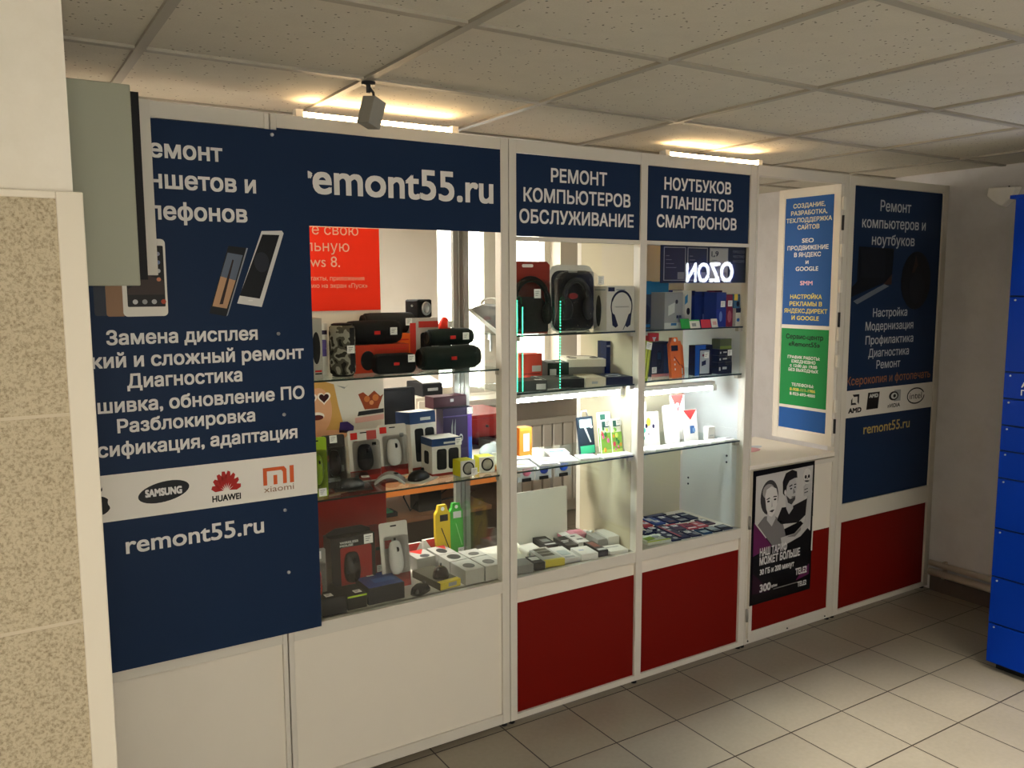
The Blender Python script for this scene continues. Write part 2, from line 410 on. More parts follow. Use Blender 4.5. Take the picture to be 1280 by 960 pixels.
# ------------------------------------------------------------------ the kiosk, bay by bay
D = .39                 # depth of the showcases
ZT, ZH, ZS, ZL, ZP = 2.200, 2.154, 1.850, .580, .535   # top, header, sign bottom, shelf board, rail under it
def posts(root, xs, z0=.016, z1=ZT, y1=.04):
    for a, b in xs: mb(ALU).box(a, b, 0, y1, z0, z1).build('post', root, bev=.0015)
def rail(root, x0, x1, z0, z1, name='rail', y0=.001, y1=.039): return mb(ALU).box(x0, x1, y0, y1, z0, z1).build(name, root, bev=.001)
def shelf(root, x0, x1, z, y0=.018):
    s = mb(SHELFGLASS).box(x0, x1, y0, D-.01, z-.006, z).build('glass_shelf', root)
    mb(M('2c3a36', .25)).box(x0, x1, y0-.0015, y0, z-.006, z).build('shelf_edge', s)
    for x in (x0+.012, x1-.012): mb(M('a8a294', .4)).box(x-.012, x+.012, y0+.002, y0+.022, z-.022, z-.0065).build('clip', s)
    return s
def feet(root, xs):
    for x in xs: mb(BLKM).cyl((x, .02, .008), .012, .016, 'Z', 10).build('foot', root)
# left end panel behind the banner
k0 = thing('partition_bay', 'left end bay of the kiosk behind the big phone repair banner', 'partition', (0, 0, 0))
posts(k0, [(-1.75, -1.715), (-.899, -.884)])
rail(k0, -1.715, -.899, ZH, ZT); rail(k0, -1.715, -.899, ZP, ZL-.002); rail(k0, -1.715, -.899, .016, .04)
mb(LAM).box(-1.715, -.899, .012, .022, .04, ZP).build('lower_panel', k0)
mb(LAM).box(-1.715, -.899, .012, .022, ZL-.002, ZH).build('upper_panel', k0)
feet(k0, (-1.73, -.892))
# left showcase
k1 = thing('showcase', 'left glass showcase with speakers and mice under the remont55.ru sign', 'showcase')
posts(k1, [(-.880, -.862), (-.066, -.034)])
rail(k1, -.862, -.066, 2.160, ZT); rail(k1, -.862, -.066, ZP, ZL); rail(k1, -.862, -.066, .016, .055)
mb(LAM).box(-.862, -.066, .010, .022, .055, ZP).build('lower_panel', k1)
mb(LAM).box(-.862, -.066, .024, D, ZL-.014, ZL).build('bottom_board', k1)
mb(GLASS).box(-.862, -.066, .006, .010, ZL, 1.868).build('glass_pane', k1)
mb(GLASS).box(-.040, -.036, .04, D-.02, ZL, 2.1).build('side_glass', k1)
shelf(k1, -.858, -.045, 1.380); shelf(k1, -.858, -.045, .986)
mb(ALUG).box(-.060, -.044, D-.02, D, ZL, 2.2).box(-.044, -.034, D-.014, D-.004, ZL, 2.2).build('back_post', k1)
mb(M('e8e2d4', .6)).box(-.862, -.362, D+.002, D+.008, ZL, 1.9).build('back_panel', k1)
feet(k1, (-.87, -.05))
# middle and right showcases share their pattern
def bay(label, x0, x1, pl, pr, s, side):
    k = thing('showcase', label, 'showcase')
    posts(k, [pl] if pr is None else [pl, pr])
    rail(k, x0, x1, ZH, ZT); rail(k, x0, x1, 1.844, 1.859); rail(k, x0, x1, ZP, ZL); rail(k, x0, x1, .016, .039)
    mb(LAM).box(x0, x1, .012, .022, .479, ZP).build('upper_band', k)
    mb(RED).box(x0, x1, .012, .022, .039, .479).build('red_panel', k)
    mb(LAM).box(x0, x1, .024, D, ZL-.014, ZL).build('bottom_board', k)
    mb(GLASS).box(x0, x1, .006, .010, ZL, 1.844).build('glass_pane', k)
    for z in s: shelf(k, x0+.004, x1-.006, z)
    return k
k2 = bay('middle glass showcase with headsets under the computer repair sign', 0, .586, (-.031, 0), None, (1.499, 1.283, .986), None)
mb(CREAM).box(.587, .601, .042, D, ZL, 2.15).build('divider_panel', k2)
mb(ALU).box(.588, .618, D+.002, D+.03, ZL, 2.2).build('back_post', k2)
mb(ALUG).box(-.030, -.014, D-.016, D+.006, ZL, 2.2).box(-.014, .008, D-.02, D, ZL, 2.2).build('back_post', k2)
feet(k2, (-.016,))
k3 = bay('right glass showcase with memory cards under the notebook sign', .621, 1.209, (.586, .621), (1.209, 1.248), (1.499, 1.289, .986), None)
mb(CREAM).box(.63, 1.2, D, D+.008, ZL, 2.15).build('back_panel', k3)
sg = mb(FROST).box(1.212, 1.217, .04, D, ZL, 1.86).build('side_glass', k3); sg['label'] = 'frosted side glass'
for y, z in ((.10, .90), (.10, .87), (.345, .72), (.345, .75)): mb(DARK).cyl((1.2115, y, z), .005, .004, 'X', 8).build('bolt', k3)
feet(k3, (.60, 1.23))
# counter bay with its door
k4 = thing('service_counter', 'white service counter with red lower door between the showcase and the end bay', 'counter')
posts(k4, [(1.250, 1.262), (1.851, 1.886)], .016, ZT)
rail(k4, 1.250, 1.851, 2.155, ZT); rail(k4, 1.262, 1.851, .016, .042)
mb(M('e6ded0', .4)).box(1.250, 1.851, -.004, .50, .845, .865).build('counter_top', k4, bev=.002)
pr_ = mb(M('d9a0a4', .6)).prismz(oval(1.52, .27, .09, .06, 12), .8652, .8658).m(M('b9c3cc', .6)).prismz(oval(1.60, .30, .07, .03, 12), .8652, .8656)
pr_.build('print', k4)['label'] = 'faded pink print on the counter top'
dr = mb(ALU)
dr.box(1.264, 1.285, -.012, .018, .046, .842).box(1.828, 1.849, -.012, .018, .046, .842).box(1.285, 1.828, -.012, .018, .820, .842).box(1.285, 1.828, -.012, .018, .046, .078)
door = dr.build('door', k4, bev=.001)
mb(LAM).box(1.285, 1.828, -.006, .006, .490, .820).build('white_panel', door)
mb(RED).box(1.285, 1.828, -.006, .006, .078, .490).build('red_panel', door)
for z in (.16, .60): mb(ALUG).cyl((1.258, -.006, z), .006, .06, 'Z', 8).build('hinge', door)
for x in (1.275, 1.55, 1.83): mb(DARK).cyl((x, -.0005, .03), .004, .003, 'Y', 8).build('screw', k4)
feet(k4, (1.256, 1.87))
# end bay
k5 = thing('partition_bay', 'right end bay of the kiosk with red lower panel by the wall', 'partition')
posts(k5, [(1.889, 1.930), (2.671, 2.714)], .016, 2.196)
rail(k5, 1.93, 2.671, ZH, 2.196); rail(k5, 1.93, 2.671, .495, .588); rail(k5, 1.93, 2.671, .016, .039)
mb(RED).box(1.93, 2.671, .012, .022, .039, .495).build('red_panel', k5)
mb(LAM).box(1.93, 2.671, .014, .022, .588, ZH).build('upper_panel', k5)
feet(k5, (1.91, 2.69))

# ------------------------------------------------------------------ signs on the front
def board(name, label, x0, x1, z0, z1, y0, y1, mat, cat='sign'):
    t = thing(name, label, cat, (0, 0, 0)); mb(mat).box(x0, x1, y0, y1, z0, z1).build('board', t, bev=.0008); return t
sa = board('sign_board', 'dark blue remont55.ru sign board, partly behind the big banner', -.861, -.067, 1.870, 2.159, .000, .0055, BLUE)
text(sa, 'remont55.ru', 1.972, .100, LET, x0=-.806, x1=-.097, y=-.0003, bold=.012)
sb = board('sign_board', 'blue sign board about computer repair and service in white capitals', .001, .585, 1.860, 2.153, .006, .011, BLUE)
for s, x0, x1, z in (('РЕМОНТ', .149, .412, 2.062), ('КОМПЬЮТЕРОВ', .028, .530, 1.986), ('ОБСЛУЖИВАНИЕ', .010, .548, 1.909)):
    text(sb, s, z, .048, LET, x0=x0+.006, x1=x1+.006, y=.0057, bold=.012)
sc = board('sign_board', 'blue sign board about notebooks, tablets and smartphones in white capitals', .622, 1.208, 1.860, 2.153, .006, .011, BLUE)
for s, x0, x1, z in (('НОУТБУКОВ', .706, 1.086, 2.066), ('ПЛАНШЕТОВ', .691, 1.102, 1.992), ('СМАРТФОНОВ', .668, 1.125, 1.916)):
    text(sc, s, z, .048, LET, x0=x0+.007, x1=x1+.007, y=.0057, bold=.012)

# the big banner
bn = thing('repair_banner', 'large dark blue phone repair banner with a white brand strip, screwed on the left end', 'banner')
mb(BLUE).box(-1.70, -.773, -.012, -.003, .572, 2.150).build('board', bn)
strip = mb(M('ddd8cf', .5)).box(-1.70, -.7735, -.0132, -.0121, 1.019, 1.154).build('brand_strip', bn)
Y = -.0122
def bt(s, z, cap, **k): return text(bn, s, z, cap, LET, y=Y, bold=.014, **k)
bt('Ремонт', 2.045, .049, x1=-1.028)
bt('планшетов и', 1.960, .0495, x1=-.934); bt('телефонов', 1.873, .0485, x1=-.963)
bt('Замена дисплея', 1.522, .039, x0=-1.365, x1=-.946); bt('Легкий и сложный ремонт', 1.458, .0393, x1=-.804)
bt('Диагностика', 1.398, .039, x0=-1.318, x1=-.997); bt('Прошивка, обновление ПО', 1.331, .0389, x1=-.806)
bt('Разблокировка', 1.272, .038, x0=-1.350, x1=-.963); bt('Русификация, адаптация', 1.207, .0388, x1=-.833)
text(bn, 'remont55.ru', .919, .053, LET, y=Y, bold=.009, x0=-1.346, x1=-.949)
for x, z in ((-.880, 2.135), (-.882, 1.537), (-.873, 1.284), (-.881, .979), (-.876, .775)): mb(SILV).cyl((x, -.0135, z), .0055, .003, 'Y', 10).build('screw', bn)
Yp = -.0121
def plate(parent, name, polys, label=None):
    """printed picture: list of (material, polygon, layer)"""
    b = MB()
    for mat, pts, L in polys:
        b.m(mat).prism(pts, Yp-.0004*(L+1), Yp)
    o = b.build(name, parent)
    if label: o['label'] = label
    return o
def quad(a, b, c, d): return [a, b, c, d]
# phones printed on the banner
plate(bn, 'phone_picture', [(M('2e3440', .5), rrect(-1.365, 1.705, .05, .205, .008), 0), (M('8a6a50', .5), rrect(-1.335, 1.705, .05, .21, .008), 1),
      (M('d9d4ca', .5), rrect(-1.258, 1.708, .118, .218, .012), 2), (M('1c1a1c', .5), rrect(-1.255, 1.712, .100, .172, .003), 3),
      (M('3a2f2c', .5), [(-1.303, 1.66), (-1.207, 1.66), (-1.207, 1.70), (-1.25, 1.715), (-1.303, 1.675)], 4)] +
      [(M(c, .5), oval(-1.285+.025*i, 1.640, .007, .007, 10), 5) for i, c in enumerate(('c8c8c8', '9a9a9a', 'b0b0b0', 'a8442c'))] +
      [(M(c, .5), oval(-1.220, 1.775-.024*i, .006, .006, 10), 5) for i, c in enumerate(('8a8a9a', '6a7a9a', 'b0b0b0', 'c07a5a'))], 'printed white phone over a brown and a dark one')
plate(bn, 'phone_picture', [(M('111318', .4), [(-1.085, 1.604), (-1.036, 1.594), (-.969, 1.797), (-1.022, 1.802)], 0), (M('8a8f96', .4), [(-1.036, 1.594), (-1.032, 1.597), (-.965, 1.796), (-.969, 1.797)], 1),
      (M('b08a6a', .5), [(-1.075, 1.625), (-1.034, 1.617), (-1.005, 1.70), (-1.048, 1.712)], 1), (M('5a6474', .5), [(-1.048, 1.712), (-1.005, 1.70), (-.981, 1.775), (-1.025, 1.782)], 1),
      (M('2a1c1a', .5), [(-1.055, 1.63), (-1.045, 1.63), (-1.008, 1.76), (-1.012, 1.762)], 2)], 'printed slanting phone with an orange and blue screen')
plate(bn, 'phone_picture', [(M('c9c7c4', .4), [(-1.003, 1.632), (-.930, 1.620), (-.855, 1.843), (-.860, 1.851), (-.922, 1.848)], 0), (M('0e1016', .4), [(-.995, 1.655), (-.935, 1.645), (-.868, 1.838), (-.920, 1.838)], 1),
      (M('22262f', .4), oval(-.925, 1.755, .022, .03), 2), (M('dad8d4', .4), rrect(-.963, 1.640, .014, .004, .0018), 2)], 'printed slanting silver phone with a dark screen')
# brand marks on the strip
Yp = -.0133
BK = M('141214', .5)
def apple(cx, cz, s):
    pts = []
    for i in range(40):
        a = 2*PI*i/40; r = 1+.10*math.cos(2*a)-.10*abs(math.sin(a))**.5*(1 if math.sin(a) > 0 else .2)
        pts.append((cx+s*.86*r*math.cos(a), cz+s*.92*r*math.sin(a)))
    return pts
def bite(pts, bx, bz, br):
    out = []
    for x, z in pts:
        d = math.hypot(x-bx, z-bz)
        if d < br:
            k = (bx-math.sqrt(max(0, br*br-(z-bz)**2)), z); out.append(k)
        else: out.append((x, z))
    return out
ap = plate(strip, 'brand_mark', [(BK, bite(apple(-1.412, 1.070, .036), -1.368, 1.076, .018), 0), (BK, [(-1.412, 1.106), (-1.405, 1.112), (-1.398, 1.122), (-1.398, 1.112), (-1.404, 1.107)], 0)], 'black bitten apple mark')
ell_ = [(-1.2355+.071*math.cos(a)*math.cos(.10)-.030*math.sin(a)*math.sin(.1), 1.087+.071*math.cos(a)*math.sin(.10)*1.4+.030*math.sin(a)) for a in [2*PI*i/32 for i in range(32)]]
plate(strip, 'brand_mark', [(M('15161c', .5), ell_, 0)], 'dark oval brand mark')
text(strip, 'SAMSUNG', 1.0775, .021, LET, x0=-1.287, x1=-1.186, y=-.0138, bold=.03)
pet = []
HR = M('a5221c', .5)
for i in range(8):
    a = math.radians(12+i*22.3); ux, uz = math.cos(a), math.sin(a); vx, vz = -uz, ux
    cx, cz = -1.058, 1.066
    pet.append((HR, [(cx+ux*.008, cz+uz*.008), (cx+ux*.03-vx*.008, cz+uz*.044-vz*.010), (cx+ux*.043-vx*.005, cz+uz*.060-vz*.006), (cx+ux*.045+vx*.003, cz+uz*.062+vz*.004), (cx+ux*.032+vx*.008, cz+uz*.044+vz*.010)], 0))
plate(strip, 'brand_mark', pet, 'red fan of eight petals')
text(strip, 'HUAWEI', 1.036, .019, BK, x0=-1.101, x1=-1.016, y=-.0134, bold=.02)
XO = M('c8592a', .5)
plate(strip, 'brand_mark', [(XO, [(-.946, 1.066), (-.934, 1.066), (-.934, 1.110), (-.889, 1.110), (-.884, 1.104), (-.884, 1.066), (-.872, 1.066), (-.872, 1.111), (-.880, 1.121), (-.946, 1.121)], 0),
      (XO, [(-.914, 1.066), (-.902, 1.066), (-.902, 1.096), (-.914, 1.096)], 0), (XO, [(-.862, 1.066), (-.849, 1.066), (-.849, 1.121), (-.862, 1.121)], 0)], 'orange square letter mark')
text(strip, 'xiaomi', 1.044, .020, M('8a6a52', .5), x0=-.945, x1=-.850, y=-.0134, bold=-.004)

# end bay sign
se = board('repair_sign', 'dark blue computer and notebook repair sign on the right end bay', 1.931, 2.670, .589, 2.153, .008, .0135, BLUE)
stp = mb(M('cfcac2', .5)).box(1.9312, 2.6698, .0068, .0079, 1.022, 1.158).build('brand_strip', se)
DLET = M('a9acb2', .6); ORL = M('8a5a3c', .6); YEL2 = M('b09a5a', .6)
for s, x0, x1, z, c, m_ in (('Ремонт', 2.141, 2.395, 2.042, .053, DLET), ('компьютеров и', 2.002, 2.530, 1.958, .052, DLET), ('ноутбуков', 2.085, 2.440, 1.876, .052, DLET),
    ('Настройка', 2.120, 2.407, 1.520, .042, DLET), ('Модернизация', 2.065, 2.466, 1.453, .042, DLET), ('Профилактика', 2.070, 2.472, 1.383, .042, DLET),
    ('Диагностика', 2.098, 2.439, 1.318, .042, DLET), ('Ремонт', 2.168, 2.368, 1.257, .042, DLET), ('Ксерокопия и фотопечать', 1.935, 2.643, 1.185, .042, ORL), ('remont55.ru', 2.086, 2.479, .929, .053, YEL2)):
    text(se, s, z, c, m_, x0=x0, x1=x1, y=.0078, bold=.006)
Yp = .0078
D1, D2, D3 = M('090d15', .5), M('10151f', .5), M('33201a', .5)
plate(se, 'computer_picture', [(D1, [(1.98, 1.70), (2.26, 1.70), (2.27, 1.86), (1.985, 1.865)], 0), (D2, [(2.00, 1.715), (2.20, 1.715), (2.20, 1.85), (2.00, 1.852)], 1), (D1, [(1.94, 1.62), (2.24, 1.70), (2.0, 1.71), (1.93, 1.66)], 2),
      (M('5c6470', .4), [(1.99, 1.585), (2.24, 1.672), (2.20, 1.682), (1.96, 1.60)], 3), (D3, [(2.19, 1.68), (2.26, 1.68), (2.26, 1.73)], 3)], 'printed dark laptop and monitor')
plate(se, 'computer_picture', [(D1, oval(2.47, 1.70, .13, .15, 20), 0), (D3, [(2.43, 1.74), (2.45, 1.79), (2.46, 1.83), (2.48, 1.78), (2.45, 1.74)], 1), (D2, oval(2.48, 1.66, .07, .08, 16), 1)], 'printed dark computer mouse')
Yp = .0067
plate(stp, 'brand_mark', [(BK, [(1.975, 1.085), (1.975, 1.110), (1.985, 1.120), (1.985, 1.095), (2.010, 1.095), (2.020, 1.085)], 0), (BK, [(1.985, 1.137), (2.038, 1.137), (2.038, 1.085), (2.026, 1.097), (2.026, 1.125), (1.997, 1.125)], 0)], 'black arrow corner mark')
text(stp, 'AMD', 1.046, .024, BK, x0=1.955, x1=2.060, y=.0066, bold=.03)
plate(stp, 'brand_mark', [(BK, [(2.10, 1.052), (2.195, 1.052), (2.205, 1.138), (2.11, 1.138)], 0)], 'black square brand badge')
text(stp, 'AMD', 1.112, .018, LGREY, x0=2.118, x1=2.192, y=.0061, bold=.03)
plate(stp, 'brand_mark', [(GREY, [(2.33, 1.078), (2.385, 1.078), (2.385, 1.137), (2.33, 1.137)], 0), (BK, oval(2.325, 1.107, .040, .024, 20), 1), (LGREY, oval(2.328, 1.107, .026, .016, 20), 2), (BK, oval(2.331, 1.107, .012, .009, 14), 3)], 'eye shaped brand mark')
text(stp, 'nVIDIA', 1.048, .020, BK, x0=2.277, x1=2.383, y=.0066, bold=.015)
ring = [(2.52+.078*math.cos(a), 1.094+.044*math.sin(a)) for a in [math.radians(20+340*i/30) for i in range(31)]]+[(2.52+.071*math.cos(a), 1.094+.037*math.sin(a)) for a in [math.radians(20+340*(30-i)/30) for i in range(31)]]
b_ = mb(BK)
for i in range(30): b_.prism([ring[i], ring[i+1], ring[60-i], ring[61-i]][::-1], .0062, .0067)
b_.build('brand_mark', stp)['label'] = 'open oval ring'
text(stp, 'intel', 1.078, .036, BK, x0=2.466, x1=2.574, y=.0066, bold=.0)

# open hatch sash with its price sign
sh = thing('hatch_sash', 'open white framed hatch standing over the counter with a blue and green service sign', 'hatch', (1.834, .002, .893), -PI/2, 0)
sh.rotation_euler = (0, 0, -PI/2)
WS, HS = .365, 1.262
fr = mb(M('ddd7cb', .4))
fr.box(-WS, -WS+.036, -.008, .014, 0, HS).box(-.036, 0, -.008, .014, 0, HS).box(-WS+.036, -.036, -.008, .014, HS-.04, HS).box(-WS+.036, -.036, -.008, .014, 0, .05)
fr.build('frame', sh, bev=.001)
pn = mb(M('e4dfd5', .4)).box(-WS+.036, -.036, -.004, .010, .05, HS-.04).build('panel', sh)
def zf(f): return HS*(1-f)
x_0, x_1 = -WS+.04, -.040
mb(BLUE2).box(x_0, x_1, -.0052, -.0041, zf(.535), zf(.035)).build('blue_sign', sh)
mb(GREEN).box(x_0, x_1, -.0052, -.0041, zf(.860), zf(.550)).build('green_sign', sh)
mb(BLUE2).box(x_0, x_1, -.0052, -.0041, zf(.955), zf(.872)).build('blue_footer', sh)
YT, WT, BT, PKT = M('e0cf5e', .5), M('e4e4e4', .5), M('14281c', .5), M('e8b9c4', .5)
CRM = M('d9d2b4', .5)
for s, f, c, wd, m_ in (('СОЗДАНИЕ,', .072, .021, .19, CRM), ('РАЗРАБОТКА,', .100, .021, .215, CRM), ('ТЕХ.ПОДДЕРЖКА', .128, .021, .27, CRM), ('САЙТОВ', .156, .021, .13, CRM),
     ('SEO', .208, .021, .07, WT), ('ПРОДВИЖЕНИЕ', .236, .021, .245, WT), ('В ЯНДЕКС', .263, .021, .16, WT), ('и', .291, .021, .018, WT), ('GOOGLE', .318, .021, .135, WT), ('SMM', .374, .021, .075, PKT),
     ('НАСТРОЙКА', .428, .021, .19, YT), ('РЕКЛАМЫ В', .456, .021, .195, YT), ('ЯНДЕКС.ДИРЕКТ', .484, .021, .26, YT), ('И GOOGLE', .512, .021, .165, YT),
     ('Сервис-центр', .588, .024, .225, BT), ('«Remont55»', .617, .024, .19, BT), ('ГРАФИК РАБОТЫ:', .667, .015, .195, WT), ('ЕЖЕДНЕВНО', .684, .015, .145, WT), ('с 12:00 до 19:00', .701, .015, .165, WT), ('БЕЗ ВЫХОДНЫХ', .718, .015, .18, WT),
     ('ТЕЛЕФОНЫ:', .778, .015, .135, WT), ('8-908-111-1986', .797, .015, .155, YT), ('8-923-693-4000', .815, .015, .155, WT)):
    xc = (x_0+x_1)/2
    text(sh, s, zf(f)-.004, c, m_, x0=xc-wd/2, x1=xc+wd/2, y=-.0054, bold=.012)
for z in (.10, .62, 1.08): mb(DARK).cyl((.006, .006, z), .006, .07, 'Z', 8).build('hinge', sh)
for z in (.2, .42, .55, .78, .95, 1.17): mb(M('d9d4c8', .4)).box(.004, .016, -.006, .010, z-.03, z+.03).build('strike_plate', sh)

# tariff poster on the counter door
tp = thing('tariff_poster', 'black tariff poster with a grey photo of a couple on the counter door', 'poster')
mb(M('0c0b0d', .35)).box(1.264, 1.688, -.0155, -.0125, .206, .842).build('sheet', tp)
Yp = -.0156
G1, G2, G3, G4, G5 = M('a9a7a5', .5), M('6f6c6b', .5), M('3b393a', .5), M('1b191b', .5), M('c4c1bd', .5)
MAG = M('5a1f49', .5)
def mir(pts): return pts
plate(tp, 'couple_photo', [
    (M('b4b1ad', .5), [(1.282, .50), (1.60, .56), (1.672, .50), (1.676, .822), (1.282, .815)], 0),
    (MAG, [(1.276, .60), (1.40, .47), (1.44, .40), (1.276, .37)], 1),
    # woman: shoulders, neck, hair drawn back, face
    (G2, [(1.30, .585), (1.345, .62), (1.41, .615), (1.47, .575), (1.50, .49), (1.44, .455), (1.40, .475)], 2), (G1, [(1.362, .64), (1.405, .64), (1.42, .60), (1.395, .565), (1.36, .60)], 3),
    (G3, oval(1.374, .706, .060, .082, 24), 2), (M('8f8b88', .5), oval(1.366, .735, .040, .035, 18), 3),
    (G5, [(1.343, .715), (1.352, .745), (1.385, .757), (1.418, .742), (1.430, .705), (1.426, .665), (1.410, .628), (1.393, .612), (1.374, .618), (1.354, .652)], 4),
    (G3, [(1.352, .700), (1.372, .706), (1.378, .701), (1.354, .696)], 5), (G3, [(1.396, .704), (1.402, .709), (1.424, .707), (1.421, .702)], 5), (G4, oval(1.366, .688, .009, .0045, 10), 5), (G4, oval(1.411, .692, .009, .0045, 10), 5),
    (G1, [(1.389, .692), (1.397, .660), (1.386, .656)], 5), (G3, [(1.374, .640), (1.392, .645), (1.410, .643), (1.394, .632)], 5),
    # man: dark shirt, neck, face with short beard, hair swept up, raised arm and hand
    (G4, [(1.43, .59), (1.462, .645), (1.53, .640), (1.645, .665), (1.66, .60), (1.58, .555), (1.46, .565)], 2), (G1, [(1.487, .68), (1.535, .67), (1.54, .63), (1.512, .605), (1.492, .635)], 3),
    (G1, [(1.478, .735), (1.484, .775), (1.515, .792), (1.548, .782), (1.556, .748), (1.563, .722), (1.553, .710), (1.552, .672), (1.528, .652), (1.502, .665), (1.484, .695)], 4),
    (G4, [(1.466, .712), (1.462, .768), (1.482, .806), (1.525, .818), (1.558, .806), (1.562, .776), (1.540, .776), (1.508, .768), (1.490, .745), (1.486, .715), (1.477, .700)], 5),
    (G3, [(1.488, .700), (1.500, .690), (1.515, .678), (1.538, .682), (1.552, .690), (1.552, .672), (1.528, .650), (1.502, .662)], 5), (G5, oval(1.479, .716, .006, .012, 10), 6),
    (G4, [(1.506, .742), (1.526, .748), (1.530, .743), (1.508, .737)], 5), (G4, [(1.540, .747), (1.556, .748), (1.556, .743), (1.541, .742)], 5), (G4, oval(1.520, .728, .008, .004, 8), 5), (G4, oval(1.548, .731, .006, .004, 8), 5), (G2, [(1.536, .728), (1.553, .706), (1.536, .701)], 5), (G2, oval(1.536, .686, .012, .004, 10), 6),
    (G1, [(1.46, .50), (1.56, .505), (1.628, .55), (1.640, .675), (1.668, .675), (1.668, .53), (1.60, .485), (1.47, .455)], 5), (G2, [(1.50, .497), (1.56, .505), (1.60, .530), (1.60, .515), (1.56, .490)], 6),
    (G1, [(1.615, .680), (1.612, .725), (1.635, .742), (1.668, .735), (1.674, .690), (1.660, .668)], 5), (G3, [(1.616, .712), (1.640, .716), (1.640, .712), (1.616, .708)], 6), (G3, [(1.617, .697), (1.642, .700), (1.642, .696), (1.617, .693)], 6),
    (G5, oval(1.632, .778, .028, .034, 18), 6), (G5, [(1.618, .755), (1.648, .755), (1.644, .738), (1.622, .738)], 6), (G4, oval(1.621, .772, .0075, .009, 10), 7), (G4, oval(1.644, .772, .0075, .009, 10), 7), (G4, [(1.629, .761), (1.637, .761), (1.633, .768)], 7),
    (BLK, [(1.276, .44), (1.40, .47), (1.50, .455), (1.62, .49), (1.665, .50), (1.665, .30), (1.276, .30)], 3), (MAG, [(1.58, .27), (1.672, .285), (1.672, .335), (1.62, .31)], 4), (M('2a1322', .5), [(1.276, .26), (1.40, .25), (1.276, .36)], 4)],
    'black and white photo of a woman and a man with a raised hand')
TL = M('c2c0be', .5)
for s, x0, x1, z, c in (('НАШ ТАРИФ', 1.318, 1.505, .435, .036), ('МОЖЕТ БОЛЬШЕ', 1.318, 1.600, .392, .036), ('30 ГБ и 200 минут', 1.322, 1.560, .345, .026), ('300', 1.324, 1.400, .262, .036), ('руб/мес', 1.404, 1.445, .270, .012), ('TELE2', 1.572, 1.655, .298, .032), ('TELE2', 1.590, 1.655, .236, .024)):
    text(tp, s, z, c, TL, x0=x0, x1=x1, y=-.0178, bold=.02)
mb(G2).box(1.42, 1.62, -.0176, -.0156, .256, .260).build('fine_print', tp)
mb(M('d8d4cc', .5)).prism([(1.683, .40), (1.688, .40), (1.690, .56), (1.686, .57)], -.019, -.0155).build('curled_edge', tp)

# black tariff board hung behind the pane of the right showcase
tv = thing('tariff_board', 'black tariff board with three cards hanging behind the right showcase pane', 'sign')
mb(BLK).box(.708, 1.206, .014, .017, 1.690, 1.846).build('board', tv)
Yp = .0139
CA, CB, CC = M('241a20', .4), M('1e1a20', .4), M('aaa59e', .5)
ED = M('8f8b88', .5)
for i, (x0, x1, m_) in enumerate(((.724, .846, CA), (.856, .972, CB), (.984, 1.095, CC))):
    plate(tv, 'tariff_card', [(ED, [(x0, 1.700), (x1, 1.700), (x1, 1.838), (x0, 1.838)], 0), (m_, [(x0+.004, 1.703), (x1-.004, 1.703), (x1-.004, 1.834), (x0+.004, 1.834)], 1)] +
          [(M('6a6266', .5), [(x0+.012, 1.80-.016*k), (x0+.03+.013*k, 1.80-.016*k), (x0+.03+.013*k, 1.803-.016*k), (x0+.012, 1.803-.016*k)], 2) for k in range(4)] + [(M('7a7674', .5), [(x1-.045, 1.706), (x1-.008, 1.706), (x1-.008, 1.735), (x1-.045, 1.735)], 2)],
          'pale card' if i == 2 else None)
text(tv, '1,9', 1.803, .022, BLK, x0=.993, x1=1.035, y=.0125, bold=.01)
for s, z in (('ПРОСТО', 1.818), ('ЧЕСТНО', 1.798), ('ВЫГОДНО', 1.778)): text(tv, s, z, .011, M('6f7076', .5), x0=1.125, x1=1.195, y=.0138, bold=0)

# ------------------------------------------------------------------ hall things
wbx = thing('wall_box', 'pale grey green box on the pier above the big banner', 'box')
mb(M('9b9c8b', .5)).box(-1.491, -1.322, -.362, -.335, 1.685, 2.160).build('cover', wbx, bev=.003)
mb(BLKM).box(-1.491, -1.300, -.335, -.26, 1.70, 2.15).build('core', wbx)
mb(M('c4beb2', .5)).box(-1.491, -1.263, -.26, -.235, 1.712, 2.150).build('back_plate', wbx, bev=.001)
# parcel locker
lk = thing('parcel_locker', 'blue parcel locker standing by the right wall', 'locker', (0, 0, 0))
LB = M('00309a', .4, 0, .1); LBD = M('06204f', .5)
mb(LBD).box(1.992, 2.69, -2.0, -.716, .035, 2.03).build('body', lk)
mb(BLK).box(2.03, 2.66, -1.96, -.74, 0, .035).build('plinth', lk)
lz = [.037, .217, .425, .639, .860, .978, 1.088, 1.202, 1.315, 1.631]
for c0 in (-.720, -1.362):
    for a, b in zip(lz[:-1], lz[1:]):
        d = mb(LB).box(1.982, 1.992, c0-.635, c0, a+.003, b-.004).build('locker_door', lk, bev=.0015)
        mb(M('c0c4cc', .4)).cyl((1.981, c0-.025, b-.016), .004, .004, 'X', 8).build('rivet', d)
mb(LB).box(1.982, 1.992, -1.997, -.720, 1.634, 2.03).build('header_panel', lk, bev=.002)
mb(LB).box(1.975, 2.69, -2.0, -.70, 2.03, 2.045).build('top_cap', lk)
SIDE = Matrix.Translation((1.9815, 0, 0)) @ Matrix.Rotation(-PI/2, 4, 'Z')     # lettering that faces -X, running towards -Y
lt = text(lk, 'OZON', 1.700, .115, EM('lit_letters', (.92, .96, 1), SIGN_GLOW), x0=.792, x1=1.165, y=-.004, bold=.010, M4=SIDE, name='lit_lettering')
text(lk, 'АБ', 1.255, .022, WHT, x0=.792, x1=.837, y=-.0008, M4=SIDE); text(lk, 'ПВ', 1.222, .022, WHT, x0=.792, x1=.837, y=-.0008, M4=SIDE)
